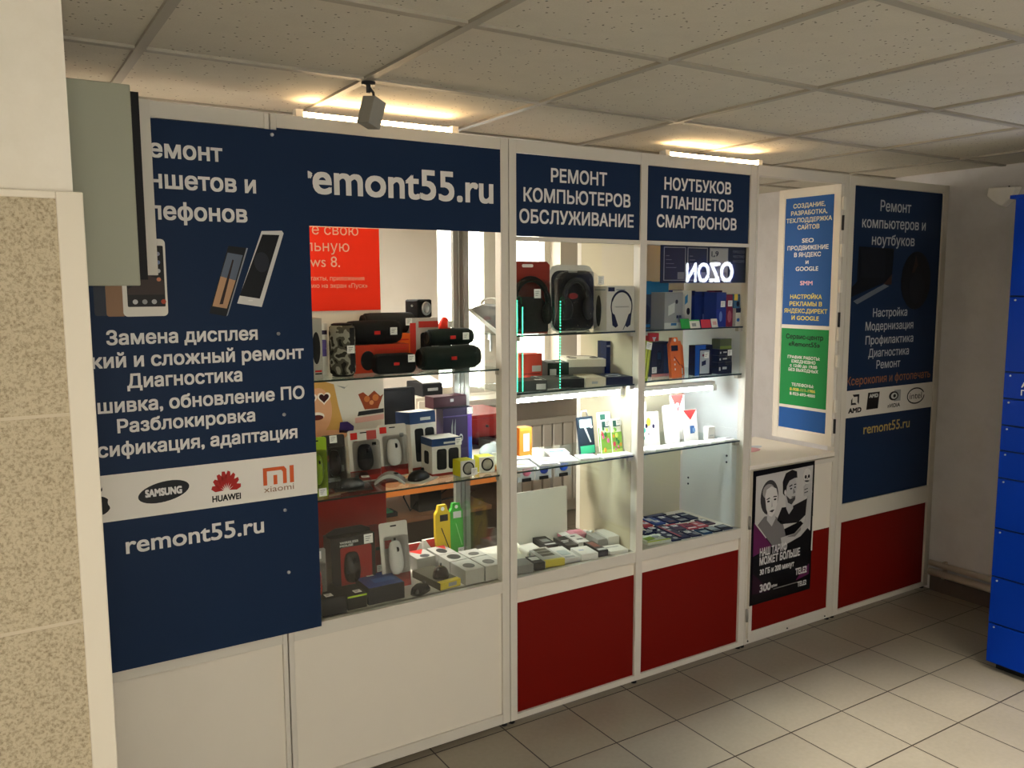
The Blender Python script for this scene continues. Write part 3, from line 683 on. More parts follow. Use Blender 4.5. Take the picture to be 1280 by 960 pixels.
# torn white cover and pipes on the right wall
cv = thing('camera_cover', 'torn white plastic cover high on the right wall above the locker', 'cover', (2.715, -.295, 2.06))
c_ = mb(M('f4f2ec', .5))
prof = [(-.083, .060), (-.078, .105), (.070, .098), (.075, .092), (.062, .062), (.045, .035), (.006, .0), (-.025, .012), (-.055, .035)]
ring0 = [(-.001, -x, z) for x, z in prof]; ring1 = [(-.045, -x*.86-.0, z*.9+.006) for x, z in prof]
n = len(prof)
c_.add(ring0+ring1, [list(range(n)), list(range(2*n-1, n-1, -1))]+[(i, (i+1) % n, n+(i+1) % n, n+i) for i in range(n)])
c_.build('shell', cv, bev=.004)
mb(BLK).cyl((-.035, -.030, .096), .004, .012, 'Z', 8).build('screw', cv)
for i, (z, r, lab) in enumerate(((.158, .016, 'upper white heating pipe along the right wall'), (.108, .020, 'lower white heating pipe along the right wall near the floor'))):
    p = thing('heating_pipe', lab, 'pipe', (2.69, -.3, z), group='heating pipes')
    mb(M('cfc6b8', .45)).tube([(0, .28, 0), (0, -3.5, 0)], r, 12).build('pipe', p)
    for y in (.2, -1.2, -2.6): mb(M('b9b1a4', .5)).box(-.004, .027, y-.008, y+.008, -r-.003, r+.003).build('bracket', p)
# spotlight hanging from the ceiling grid
sp = thing('spotlight', 'small grey spotlight hanging from the ceiling over the kiosk front', 'lamp', (-.672, -.262, H-.006))
mb(DARK).cyl((0, 0, -.004), .02, .008, 'Z', 14).box(-.005, .005, -.005, .005, -.03, -.006).build('mount', sp)
mb(DARK).tube([(0, 0, -.012), (.018, .008, -.026), (.022, .012, -.042)], .004, 8).build('arm', sp)
hd_ = MB().m(M('8d8a82', .45)); hd_.T = Matrix.Translation((.014, .012, -.078)) @ Matrix.Rotation(math.radians(16), 4, 'Y') @ Matrix.Rotation(math.radians(25), 4, 'Z')
hd_.prismz([(-.026, -.024), (.026, -.024), (.026, .024), (-.026, .024)], -.045, .036).box(.026, .031, -.012, .012, -.005, .02)
hd_.build('lamp_head', sp, bev=.004)

# ------------------------------------------------------------------ workshop behind the kiosk
ps = thing('red_poster', 'bright red poster with white lines of text at the back of the left showcase', 'poster')
mb(M('fa3a24', .6, 0, .05)).box(-.861, -.366, D-.0025, D+.001, 1.592, 1.895).build('sheet', ps)
PT = M('f0b8a0', .6)
for s, x1, z, c, in (('Перенесите свою', -.449, 1.868, .039), ('персональную', -.486, 1.808, .040), ('Windows 8.', -.524, 1.752, .040)): text(ps, s, z, c, PT, x1=x1, y=D-.003, bold=-.006)
for s, x1, z in (('контакты, приложения', -.430, 1.703), ('информацию на экран «Пуск»', -.418, 1.676)): text(ps, s, z, .0165, PT, x1=x1, y=D-.003, bold=-.002)
ps2 = thing('photo_poster', 'poster of a laughing blonde woman in heart glasses beside a bowl, behind the mouse packs', 'poster')
mb(M('d6cfc4', .5)).box(-.861, -.360, D-.0025, D+.001, 1.08, 1.335).build('sheet', ps2)
Yp = D-.0026
HB = M('c79a54', .5)
def heart(cx, cz, s): return [(cx+s*16*math.sin(t)**3/16, cz+s*(13*math.cos(t)-5*math.cos(2*t)-2*math.cos(3*t)-math.cos(4*t))/16) for t in [2*PI*i/24 for i in range(24)]][::-1]
plate(ps2, 'woman_picture', [(HB, [(-.68, 1.12), (-.53, 1.10), (-.525, 1.16), (-.545, 1.24), (-.56, 1.32), (-.60, 1.333), (-.68, 1.333)], 0),
     (M('3a2a6a', .5), [(-.545, 1.135), (-.49, 1.13), (-.485, 1.155), (-.51, 1.175), (-.54, 1.175)], 1),
     (M('d9a27c', .5), oval(-.622, 1.225, .052, .085, 24), 2), (M('d9a27c', .5), [(-.66, 1.08), (-.56, 1.08), (-.50, 1.135), (-.53, 1.145), (-.59, 1.15), (-.66, 1.16)], 1),
     (M('efe4da', .5), heart(-.600, 1.272, .026), 3), (M('efe4da', .5), heart(-.652, 1.270, .026), 3), (M('3a0e16', .5), heart(-.600, 1.272, .019), 4), (M('3a0e16', .5), heart(-.652, 1.270, .019), 4),
     (M('efe4da', .5), oval(-.628, 1.205, .028, .015, 16), 3), (M('5a1c18', .5), oval(-.628, 1.200, .024, .010, 16), 4)], 'laughing blonde woman in heart shaped glasses')
plate(ps2, 'bowl_picture', [(M('8a3a1a', .5), [(-.465, 1.275), (-.44, 1.215), (-.385, 1.215), (-.362, 1.27), (-.375, 1.262), (-.40, 1.285), (-.425, 1.265), (-.445, 1.282)], 0), (M('c07038', .5), oval(-.43, 1.255, .012, .012, 12), 1), (M('c07038', .5), oval(-.395, 1.258, .013, .013, 12), 1), (M('d08a5a', .5), oval(-.412, 1.24, .009, .009, 12), 1),
     (DARK, [(-.47, 1.192), (-.362, 1.198), (-.362, 1.214), (-.465, 1.209)], 0), (M('d9a8a0', .5), [(-.48, 1.165), (-.362, 1.172), (-.362, 1.192), (-.48, 1.186)], 0), (GREY, [(-.55, 1.315), (-.52, 1.300), (-.50, 1.318), (-.515, 1.306)], 0)], 'brown bowl on a dark stand')
ps3 = thing('pencil_poster', 'dark red poster with a slanting pencil low at the back of the left showcase', 'poster')
mb(M('7c1a14', .5)).box(-.861, -.360, D-.0025, D+.001, .66, .972).build('sheet', ps3)
plate(ps3, 'pencil_picture', [(M('6a2436', .5), [(-.861, .905), (-.362, .955), (-.362, .968), (-.861, .94)], 0), (M('a8805a', .5), [(-.78, .862), (-.52, .905), (-.50, .915), (-.78, .885)], 0), (BLKM, [(-.52, .900), (-.362, .915), (-.362, .94), (-.47, .932), (-.50, .918)], 1)], 'slanting dark pencil')
# desk, monitor, printer, cabinet, table
dk = thing('work_desk', 'dark brown desk with an orange edge behind the left showcase', 'desk')
WOOD = M('3a241a', .5, 0, .3, .15)
OE = M('c07032', .5)
mb(M('8a5a38', .5, 0, .3, .1)).box(-.70, .42, .79, 1.38, .752, .775).build('desk_top', dk)
mb(OE).box(-.70, .42, .784, .79, .750, .777).build('orange_edge', dk)
mb(M('8a5a38', .5)).box(-.70, .40, .86, 1.36, .600, .618).m(M('6a4228', .5)).box(-.70, .40, .855, .86, .598, .62).build('lower_shelf', dk)
mb(WOOD).box(-.70, -.68, .80, 1.36, 0, .75).box(.40, .42, .80, 1.36, 0, .75).box(-.68, .40, 1.34, 1.36, 0, .60).build('side_panel', dk)
mn = thing('monitor', 'black computer monitor on the desk behind the speaker shelf', 'monitor', (-.12, 1.02, .775))
mb(BLKM).prismz(rrect(0, 0, .22, .15, .02), 0, .012).box(-.03, .03, .03, .05, .012, .25).build('stand', mn)
mb(BLKM).prism(rrect(0, .305, .38, .25, .012), -.012, .018).build('screen_case', mn)
mb(M('0b0b0e', .25)).box(-.175, .175, -.0135, -.0121, .195, .420).build('screen', mn)
rt = thing('router_box', 'small black box with cables on the lower desk shelf', 'electronics box', (.10, .92, .618))
mb(BLKM).box(-.06, .06, 0, .10, 0, .12).build('case', rt, bev=.004)
cb = mb(BLKM)
cb.tube([(.05, .02, .06), (.10, 0, .10), (.16, -.01, .09), (.22, .02, .10)], .004, 6).tube([(.05, .04, .03), (.12, .0, .05), (.20, .0, .06), (.26, .03, .06)], .004, 6).tube([(-.06, .02, .05), (-.11, -.01, .02), (-.13, .02, .08), (-.10, .06, .12)], .004, 6)
cb.build('cable', rt)
dv = thing('desk_gadget', 'small dark gadget with a green circuit board on the lower desk shelf', 'gadget', (-.12, .92, .618))
mb(BLKM).box(-.05, .05, 0, .08, 0, .02).build('case', dv); mb(M('2f7a55', .5)).box(-.035, .03, .005, .07, .02, .026).build('circuit_board', dv)
pd = thing('pedestal', 'grey drawer pedestal under the small black printer', 'cabinet', (.375, 1.42, 0))
mb(M('b7ae9e', .5)).box(-.10, .10, 0, .36, 0, 1.09).build('body', pd)
for z in (.05, .40, .75): mb(M('c2b9a8', .5)).box(-.09, .09, -.012, 0, z, z+.32).build('drawer', pd)
pr = thing('printer', 'small black printer with white paper on the pedestal behind the left showcase', 'printer', (.385, 1.44, 1.09))
mb(BLKM).box(-.062, .062, 0, .20, 0, .07).build('body', pr, bev=.006)
mb(WHT).add([(-.055, .01, .071), (.055, .01, .071), (.055, .20, .105), (-.055, .20, .105), (-.055, .01, .074), (.055, .01, .074), (.055, .20, .108), (-.055, .20, .108)], [(0, 1, 2, 3), (7, 6, 5, 4), (0, 4, 5, 1), (1, 5, 6, 2), (2, 6, 7, 3), (3, 7, 4, 0)]).build('paper', pr)
mb(GREY).box(-.03, .03, -.003, 0, .03, .045).build('control_panel', pr)
rc = thing('red_cabinet', 'red cabinet with a drawer and an open niche below the window', 'cabinet', (.82, 1.62, 0))
RC = M('9a2a20', .5)
rcb = mb(RC); rcb.box(-.20, -.17, 0, .38, 0, .93).box(.17, .20, 0, .38, 0, .93).box(-.17, .17, .36, .38, 0, .93).box(-.17, .17, 0, .36, .91, .93).box(-.17, .17, 0, .36, .80, .82).box(-.17, .17, 0, .36, .60, .63).box(-.17, .17, 0, .36, .0, .03)
rcb.build('body', rc)
dw = mb(RC).box(-.165, .165, -.012, .0, .822, .908).build('drawer', rc); mb(DARK).cyl((0, -.02, .865), .008, .016, 'Y', 10).build('knob', dw)
for i, (x, c, h) in enumerate(((-.10, 'd9d7d0', .11), (.0, '9a9a96', .09), (.09, 'c9c4ba', .13))):
    tag(mb(M(c, .5)).box(.82+x-.035, .82+x+.035, 1.66, 1.80, .631, .631+h).build('carton', None, bev=.002), ['white', 'grey', 'beige'][i]+' carton in the niche of the red cabinet', 'box')
wt = thing('white_table', 'white table with papers right of the desk', 'table', (.69, 1.05, 0))
mb(WHT).box(-.19, .26, 0, .42, .745, .765).build('table_top', wt)
mb(OE).box(-.19, .26, -.006, 0, .742, .767).build('orange_edge', wt)
for sx in (-.17, .24):
    for sy in (.03, .39): mb(ALU).box(sx-.015, sx+.015, sy-.015, sy+.015, 0, .745).build('leg', wt)
for i, (x, y, r, h) in enumerate(((.62, 1.14, .2, .012), (.735, 1.26, -.3, .02), (.83, 1.13, .1, .008))):
    p = mb(M(('eceae4', 'dfe6ee', 'e9e4da')[i], .6)).box(-.09, .09, -.065, .065, 0, h).build('paper_stack', None)
    p.location = (x, y, .765); p.rotation_euler.z = r
    tag(p, ('white paper stack at the left of the white table', 'bluish paper stack at the back of the white table', 'cream paper stack at the right of the white table')[i], 'paper')
bag = thing('plastic_bag', 'crumpled clear plastic bag on the white table', 'bag', (.655, 1.30, .78))
mb(M('c3d2d8', .25)).ell((0, 0, .0), .06, .05, .045, 9, 5, -.2).ell((.04, .02, .01), .03, .04, .04, 8, 4, -.2).build('bag', bag)
# radiator under the window
ra = thing('radiator', 'white panel radiator under the window behind the middle showcase', 'radiator', (1.72, WY-.10, 0))
RW = M('cfc8ba', .45)
for i in range(9):
    x = -.40+i*.09
    mb(RW).box(x+.004, x+.083, -.04, .035, .12, .70).build('section', ra, bev=.008)
tp_ = mb(M('bdb6a8', .5))
for i in range(9):
    x = -.40+i*.09
    for j in range(3): tp_.box(x+.012, x+.075, -.03+j*.02, -.02+j*.02, .700, .735)
tp_.box(-.40, .41, -.045, -.036, .70, .745)
tp_.build('top_grille', ra)
mb(RW).tube([(-.40, 0, .16), (-.55, 0, .16), (-.55, 0, .0)], .012, 8).build('pipe', ra)

# ------------------------------------------------------------------ goods: builders
SH = {'11': 1.380, '12': .986, '10': .580, '21': 1.499, '22': 1.283, '23': .986, '20': .580, '31': 1.499, '32': 1.289, '33': .986, '30': .580}
def stick(root, x, y, z, w=.026, h=.026, up=True, name='price_tag'):
    """white price tag with a few grey lines; up = on the front, else lying on top"""
    b = MB().m(TAG)
    if up:
        b.box(x-w/2, x+w/2, y-.0022, y-.0010, z-h/2, z+h/2).m(INK)
        for k in range(3): b.box(x-w*.34, x+w*(.30-.14*k), y-.0026, y-.0022, z+h*(.22-.22*k), z+h*(.28-.22*k))
    else:
        b.box(x-w/2, x+w/2, y-h/2, y+h/2, z, z+.001).m(INK)
        for k in range(3): b.box(x-w*.34, x+w*(.30-.14*k), y+h*(.22-.22*k), y+h*(.28-.22*k), z+.001, z+.0013)
    o = b.build(name, root); o['label'] = 'small white price tag'; return o
def carton(name, label, cat, x, y, zb, w, d, h, mat, rz=0., rx=0., prints=(), tops=(), sides=(), tags=(), toptags=(), group=None, body='carton', bev=.0012):
    """box with its front at y; prints in front fractions, tops in top fractions, sides on the left face"""
    t = thing(name, label, cat, (x, y, zb), rz, rx, group)
    mb(mat).box(-w/2, w/2, 0, d, 0, h).build(body, t, bev=min(bev, h*.3))
    def shp(q, W, Hh, ox):
        a, b, c, e = q[1]*W+ox, q[2]*W+ox, q[3]*Hh, q[4]*Hh
        if q[0] == 'r': return [(a, c), (b, c), (b, e), (a, e)]
        if q[0] == 'o': return oval((a+b)/2, (c+e)/2, (b-a)/2, (e-c)/2, 18)
        if q[0] == 'q': return rrect((a+b)/2, (c+e)/2, b-a, e-c, min(b-a, e-c)*.25)
        if q[0] == 't': return [(a, e), ((a+b)/2, c), (b, e)]
        if q[0] == 'd': return [(a, c), (b, c+(e-c)*.25), (b, e), (a, c+(e-c)*.75)]
    if prints:
        b = MB()
        for i, q in enumerate(prints): b.m(q[5]).prism(shp(q, w, h, -w/2), -.0005-.00025*i, 0)
        b.build('front_print', t)
    if tops:
        b = MB()
        for i, q in enumerate(tops): b.m(q[5]).prismz(shp(q, w, d, -w/2), h, h+.0005+.00025*i)
        b.build('top_print', t)
    if sides:
        b = MB()
        for i, q in enumerate(sides):
            pts = shp(q, d, h, 0); b.m(q[5])
            n = len(pts); X = -w/2
            vs = [(X-.0005-.00025*i, d-p[0], p[1]) for p in pts]+[(X, d-p[0], p[1]) for p in pts]
            b.add(vs, [list(range(n)), list(range(2*n-1, n-1, -1))]+[(k, n+k, n+(k+1) % n, (k+1) % n) for k in range(n)])
        b.build('side_print', t)
    for fx, fz in tags: stick(t, (fx-.5)*w, -.002, fz*h)
    for fx, fy in toptags: stick(t, (fx-.5)*w, fy*d, h+.002, up=False)
    return t
def mouse_shape(b, c, w, l, h, mat, wheel=BLK):
    """computer mouse standing on its tail, back towards +Y"""
    b.m(mat)
    prof = [(-.50, .30, .4), (-.46, .62, .62), (-.34, .90, .86), (-.12, 1., 1.), (.12, .94, .92), (.32, .86, .72), (.45, .68, .46), (.50, .34, .22)]
    vs = []; fs = []; n = 12
    for f, kw, kh in prof:
        for j in range(n):
            a = PI*j/(n-1)
            vs.append((c[0]+w/2*kw*math.cos(a), c[1]-h*kh*math.sin(a)**.8 if 0 < j < n-1 else c[1], c[2]+f*l))
    for i in range(len(prof)-1):
        for j in range(n-1): fs.append((i*n+j, i*n+j+1, i*n+n+j+1, i*n+n+j))
        fs.append((i*n+n-1, i*n, i*n+n, i*n+2*n-1))
    fs += [list(range(n)), list(range((len(prof)-1)*n+n-1, (len(prof)-1)*n-1, -1))]
    b.add(vs, fs, True)
    b.m(wheel).cyl((c[0], c[1]-h*.80, c[2]+l*.26), w*.16, w*.10, 'X', 10)
def mouse_pack(name, label, x, y, zb, w, h, card, foot, mcol, rz=0., rx=-.12, marks=(), tags=(), lying=False, cat='mouse pack'):
    """hang card with a computer mouse under a clear bubble"""
    t = thing(name, label, cat, (x, y, zb), rz, rx)
    c = mb(card).prism(rrect(0, h/2, w, h, .008), 0, .003)
    if foot: c.m(foot).box(-w/2+.001, w/2-.001, -.0006, 0, .004, h*.22)
    for q in marks: c.m(q[4]).box(q[0]*w, q[1]*w, -.0008, 0, q[2]*h, q[3]*h)
    c.m(BLK).prism(rrect(0, h*.94, w*.22, h*.022, h*.01), -.0009, 0)
    c.build('backing_card', t)
    m_ = MB(); mouse_shape(m_, (0, -.002, h*.47), w*.50, h*.50, .030, mcol); m_.build('mouse', t)
    bb = mb(PLASTIC).prism(rrect(0, h*.47, w*.80, h*.66, .012), -.040, -.0012).build('blister', t, bev=.006)
    for fx, fz in tags: stick(t, (fx-.5)*w, -.003 if fz > .8 else -.043, fz*h)
    return t
def barrel(name, label, x, y, zb, L, r, mat, cap, rz=0., badge=RDB, tagx=.3, upright=False, stripe=None):
    """drum shaped wireless speaker lying along X (or standing)"""
    ax = 'Z' if upright else 'X'
    t = thing(name, label, 'speaker', (x, y, zb), rz)
    c = (0, 0, L/2) if upright else (0, 0, r)
    mb(mat).lathe([(r*.80, -L*.46), (r*.96, -L*.43), (r, -L*.34), (r, L*.34), (r*.96, L*.43), (r*.80, L*.46)], c, ax, 24).build('fabric_body', t)
    for s in (-1, 1):
        e = mb(cap)
        pr_ = [(r*.80, s*L*.46), (r*.82, s*L*.485), (r*.62, s*L*.50), (r*.55, s*L*.47), (r*.2, s*L*.475)]
        e.lathe(pr_, c, ax, 24); e.build('end_cap', t)
    f = -r-.001
    if upright:
        mb(BLKM).box(r*.25, r*.60, -r*.99, -r*.75, L*.10, L*.92).build('spine', t)
        stick(t, .012, f, L*.52)
    else:
        mb(badge).box(-.011, .011, f-.001, f+.006, r-.006, r+.006).build('badge', t)
        if tagx is not None: stick(t, tagx*L, f, r*1.1)
        mb(BLKM).box(-L*.2, L*.2, -r*.25, r*.25, 0, r*.12).build('foot', t)
    return t

# ------------------------------------------------------------------ goods: left showcase, speaker shelf
z = SH['11']
FAB, FAB2 = M('121418', .85), M('16211f', .85)
carton('speaker_box', 'pale grey box with a dark speaker picture at the left end of the speaker shelf', 'box', -.765, .05, z, .09, .10, .199, M('a9a498', .5), prints=[('o', .62, .92, .25, .78, BLKM), ('r', .70, .95, .12, .15, RDB), ('r', .7, .95, .08, .105, DARK)])
carton('hang_pack', 'narrow white pack with violet clips left of the camouflage speaker', 'pack', -.672, .17, z, .030, .02, .178, WHT, prints=[('r', .1, .9, .78, .86, VIOLET), ('q', .2, .8, .50, .68, M('6a5aa8', .5)), ('r', .3, .8, .36, .5, M('5a4a98', .5))])
def camo():
    m, nt, b = nodes_of('camouflage_fabric', .85, .2)
    tc = nt.nodes.new('ShaderNodeTexCoord'); n = nt.nodes.new('ShaderNodeTexNoise'); n.inputs['Scale'].default_value = 26; n.inputs['Detail'].default_value = 1.5
    r = nt.nodes.new('ShaderNodeValToRGB'); r.color_ramp.interpolation = 'CONSTANT'
    for i, (p, c) in enumerate(((0, '15130f'), (.43, '4a463a'), (.52, '8d8a7c'), (.62, '2a2820'))):
        e = r.color_ramp.elements[i] if i < 2 else r.color_ramp.elements.new(p)
        e.position = p; e.color = lin(c)
    nt.links.new(tc.outputs['Object'], n.inputs['Vector']); nt.links.new(n.outputs[0], r.inputs[0]); nt.links.new(r.outputs[0], b.inputs['Base Color']); return m
barrel('speaker', 'upright camouflage speaker with a black spine on the speaker shelf', -.633, .10, z, .179, .044, camo(), BLKM, upright=True)
carton('speaker_box', 'orange red box under the black lying speaker on the speaker shelf', 'box', -.470, .14, z, .205, .10, .098, M('b8371c', .5), prints=[('o', .10, .36, .1, .8, BLKM), ('r', .4, .95, .82, .86, RDB), ('r', .55, .9, .6, .64, RDB)])
barrel('speaker', 'black speaker lying on the orange red box', -.487, .185, z+.098, .205, .042, FAB, BLKM)
carton('speaker_box', 'bright orange upright box between the black speakers', 'box', -.340, .25, z, .06, .09, .128, M('e2601a', .5), prints=[('r', .1, .9, .8, .84, RDB)])
barrel('speaker', 'dark grey speaker lying on the bright orange upright box', -.374, .30, z+.128, .215, .038, M('2a2c2e', .8), BLKM)
t = thing('speaker', 'black flat speaker with rounded ends in front of the orange red box', 'speaker', (-.451, .065, z))
mb(FAB).prism(rrect(0, .035, .152, .069, .02), 0, .045).build('fabric_body', t, bev=.006)
mb(RDB).box(-.010, .010, -.0015, .002, .030, .040).build('badge', t); stick(t, .055, -.002, .052)
barrel('speaker', 'large dark green speaker lying at the front of the speaker shelf', -.222, .115, z, .245, .043, FAB2, M('0e1413', .6), tagx=None)
tp2 = barrel('speaker', 'smaller dark green speaker lying on the large one', -.176, .195, z+.081, .192, .031, FAB2, M('1c2725', .5), tagx=.28)
carton('speaker_box', 'red and white box with a picture of a small black speaker', 'box', -.246, .26, z, .12, .085, .183, M('b9b1aa', .5), prints=[('r', 0, 1, 0, .22, M('a8231d', .5)), ('r', .3, 1, .80, .93, M('b8322a', .5)), ('q', .36, .74, .34, .70, BLKM), ('o', .46, .66, .36, .52, DARK), ('r', .0, .2, .22, .9, M('c8352a', .5))])
t = thing('speaker', 'black cube speaker with a round silver cone on top of the red and white box', 'speaker', (-.236, .27, z+.183), .35)
mb(BLKM).box(-.038, .038, 0, .07, 0, .068).build('case', t, bev=.006)
mb(SILV).lathe([(.026, 0), (.024, -.006), (.010, .006), (.001, .004)], (.004, -.001, .034), 'Y', 20).build('cone', t)
mb(GREY).cyl((-.040, .03, .045), .004, .004, 'X', 8).build('knob', t)
t = thing('speaker', 'orange dome speaker with a dark base behind the dark green speakers', 'speaker', (-.135, .31, z))
mb(M('2b2b2b', .6)).cyl((0, 0, .065), .024, .13, 'Z', 18).build('stand', t)
mb(M('d8321c', .35)).ell((0, 0, .138), .024, .024, .045, 18, 8, -.1).build('dome', t)
mb(BLKM).cyl((.008, 0, .134), .034, .008, 'Z', 18).build('rim', t); stick(t, .012, -.030, .155)
carton('gadget_box', 'dark grey box with a price tag at the right end of the speaker shelf', 'box', -.075, .20, z, .052, .08, .056, M('33342f', .5), prints=[('r', .1, .9, .1, .3, RDB)], tags=[(.3, .8)])
# ------------------------------------------------------------------ left showcase, middle shelf
z = SH['12']
mouse_pack('mouse_pack', 'lime green card with a green mouse at the left end of the middle shelf', -.745, .06, z, .07, .20, LIME, None, M('7f9a1c', .35), rx=-.05, tags=[(.5, .12)])
mouse_pack('mouse_pack', 'dark sticker covered mouse pack behind the lime green one', -.650, .15, z, .085, .185, M('3a3634', .5), None, M('241c1c', .3), tags=[(.5, .92)], marks=[(-.4, -.1, .5, .62, RDB), (.05, .4, .3, .42, GREY), (-.3, .2, .12, .2, LGREY)])
mouse_pack('mouse_pack', 'white card with a black mouse and red foot on the middle shelf', -.523, .185, z, .118, .187, M('cfc8bd', .5), M('b2352c', .5), BLKM, marks=[(-.42, -.2, .82, .95, RDB), (.1, .42, .80, .97, M('b04a42', .5)), (.26, .40, .68, .74, BLK)])
mouse_pack('mouse_pack', 'white card with a white mouse and red foot on the middle shelf', -.404, .20, z, .112, .193, M('cfc8bd', .5), M('b2352c', .5), M('dcd9d2', .3), marks=[(-.44, -.2, .84, .96, RDB), (.25, .40, .74, .82, GREY)])
t = thing('mouse_pack', 'dark mouse in a clear clamshell lying at the front left of the middle shelf', 'mouse pack', (-.612, .075, z), -.25)
b = MB().m(M('3b3733', .5)).box(-.065, .065, 0, .11, 0, .002); b.build('backing_card', t)
b = MB(); b.T = Matrix.Translation((0, .055, .003)) @ Matrix.Rotation(-PI/2, 4, 'X') @ Matrix.Rotation(.9, 4, 'Y'); mouse_shape(b, (0, 0, 0), .055, .09, .034, BLKM); b.build('mouse', t)
mb(PLASTIC).box(-.06, .06, .004, .106, .0022, .042).build('blister', t, bev=.008); stick(t, .04, .02, .043, up=False)
def loose_mouse(label, x, y, zb, rz, mat, w_=.058, l_=.1, h_=.034):
    t = thing('computer_mouse', label, 'mouse', (x, y, zb), rz)
    b = MB(); b.T = Matrix.Rotation(-PI/2, 4, 'X'); mouse_shape(b, (0, 0, 0), w_, l_, h_, mat); b.build('body', t); return t
t = thing('computer_mouse', 'silver arched mouse lying in front of the white mouse cards', 'mouse', (-.462, .115, z), -.5)
arc = [(-.055+.11*i/10, .034*math.sin(PI*i/10)**.8) for i in range(11)]
b = mb(M('a9a8a4', .35))
pts = [(x, zz+.004) for x, zz in arc]+[(x*.93, max(0, zz*.86-.004)) for x, zz in reversed(arc)]
for i in range(10):
    q = [pts[i], pts[i+1], pts[20-i], pts[21-i]]; b.prism(q[::-1], -.028, .028)
b.build('shell', t); mb(BLK).box(.012, .03, -.006, .006, .034, .037).build('wheel', t)
t = loose_mouse('black mouse lying on a white card in front of the blue and white boxes', -.352, .11, z+.003, -1.0, M('1b1c1c', .35))
mb(M('cfcabf', .5)).prismz(rrect(.0, .0, .10, .13, .01), -.003, -.0005).build('backing_card', t)
SPK = [('r', 0, 1, .80, 1, M('1f3a66', .5)), ('q', .16, .50, .16, .72, BLKM), ('q', .56, .92, .16, .72, BLKM), ('r', .0, 1, 0, .07, M('8d2a22', .5)), ('r', .4, .8, .85, .9, LGREY)]
carton('speaker_box', 'tall blue and white box with two dark windows behind the smaller one', 'box', -.262, .235, z, .115, .10, .225, M('cdc9c0', .5), rz=.12, rx=-.08, prints=SPK, sides=[('r', 0, 1, .8, 1, M('1f3a66', .5)), ('q', .3, .7, .3, .65, BLKM)])
carton('speaker_box', 'small blue and white box with two dark windows at the front of the middle shelf', 'box', -.232, .12, z, .120, .09, .139, M('cdc9c0', .5), prints=SPK, tags=[(.9, .88)], sides=[('r', 0, 1, .8, 1, M('1f3a66', .5)), ('r', 0, 1, 0, .07, M('8d2a22', .5)), ('q', .3, .7, .3, .65, BLKM)])
carton('gadget_box', 'dark violet box with pale wavy lines right of the tall blue and white box', 'box', -.092, .29, z, .128, .06, .220, VIOLET, prints=[('r', .85, 1, .1, .95, M('5a3a86', .5)), ('r', .88, 1, .02, .45, M('2e62b0', .5)), ('o', .55, .68, .38, .52, LGREY), ('o', .575, .655, .41, .49, BLKM), ('d', .28, .33, .2, .8, GREY), ('d', .38, .43, .2, .8, GREY), ('r', .0, .85, .84, .86, M('5a4a7a', .5))], tags=[(.92, .93)])
carton('gadget_box', 'maroon box lying on the dark violet box', 'box', -.118, .30, z+.2205, .15, .07, .046, M('3a1520', .5), rz=.05, prints=[('r', .5, .6, .5, .75, LGREY), ('r', 0, 1, 0, .12, BLKM)])
def cube_speaker(label, x, y, rz):
    t = thing('speaker', label, 'speaker', (x, y, z), rz)
    mb(M('c9c21e', .45)).box(-.031, .031, .006, .06, 0, .060).build('case', t, bev=.003)
    mb(M('d8d5cb', .45)).box(-.031, .031, -.001, .0055, 0, .060).build('front_plate', t, bev=.002)
    mb(BLKM).lathe([(.0245, 0), (.0245, -.003), (.020, -.003), (.020, 0)], (0, -.001, .031), 'Y', 24).build('ring', t)
    mb(M('9d988c', .4)).lathe([(.0195, 0), (.0195, -.0015), (.006, .0), (.001, -.003)], (0, -.0012, .031), 'Y', 20).build('cone', t); return t
t = cube_speaker('left yellow cube speaker with a price tag at the right end of the middle shelf', -.178, .055, .05); stick(t, .022, -.006, .018)
cube_speaker('right yellow cube speaker beside the post at the end of the middle shelf', -.085, .075, -.12)
# ------------------------------------------------------------------ left showcase, bottom board
z = SH['10']
mouse_pack('mouse_pack', 'clear pack with a red mouse at the left end of the bottom board', -.748, .10, z, .075, .215, M('8f8a84', .5), None, M('9a1f18', .25), rx=-.04, tags=[(.6, .9)])
t = mouse_pack('mouse_pack', 'tall black gaming mouse box with a red window on the bottom board', -.583, .215, z, .165, .240, BLKM, None, BLKM, rx=-.04)
for c in list(t.children):
    if c.name.startswith('backing_card') or c.name.startswith('blister') or c.name.startswith('mouse'): bpy.data.objects.remove(c)
bx = mb(M('141013', .45)).box(-.083, .083, -.045, .03, 0, .215).prism([(-.083, .215), (.083, .215), (.083, .225), (.05, .240), (-.05, .240), (-.083, .225)], -.005, .0)
bx.build('carton', t)
mb(M('8a1a16', .4)).prism(rrect(.01, .095, .118, .165, .008), -.0465, -.045).build('window', t)
b = MB(); mouse_shape(b, (-.008, -.0466, .105), .062, .11, .03, M('0d0b0b', .25)); b.build('mouse', t)
text(t, 'WIRELESS', .192, .008, LGREY, x0=-.05, x1=.02, y=-.0455, bold=.02); text(t, 'MOUSE', .181, .008, LGREY, x0=-.05, x1=.0, y=-.0455, bold=.02)
stick(t, .058, -.046, .197, .034, .034)
carton('gadget_box', 'narrow dark red box between the gaming mouse box and the white mouse pack', 'box', -.452, .26, z, .05, .07, .200, M('6a1c1a', .5), prints=[('r', .3, .8, .6, .66, BLKM)], tags=[(.6, .25)])
mouse_pack('mouse_pack', 'tall clear pack with a white mouse leaning on the bottom board', -.425, .15, z, .112, .245, M('c9c4bb', .4), M('a52b26', .5), M('d4d2cc', .25), rx=-.14, marks=[(-.34, -.1, .62, .74, RDB), (-.02, .06, .72, .76, BLK)])
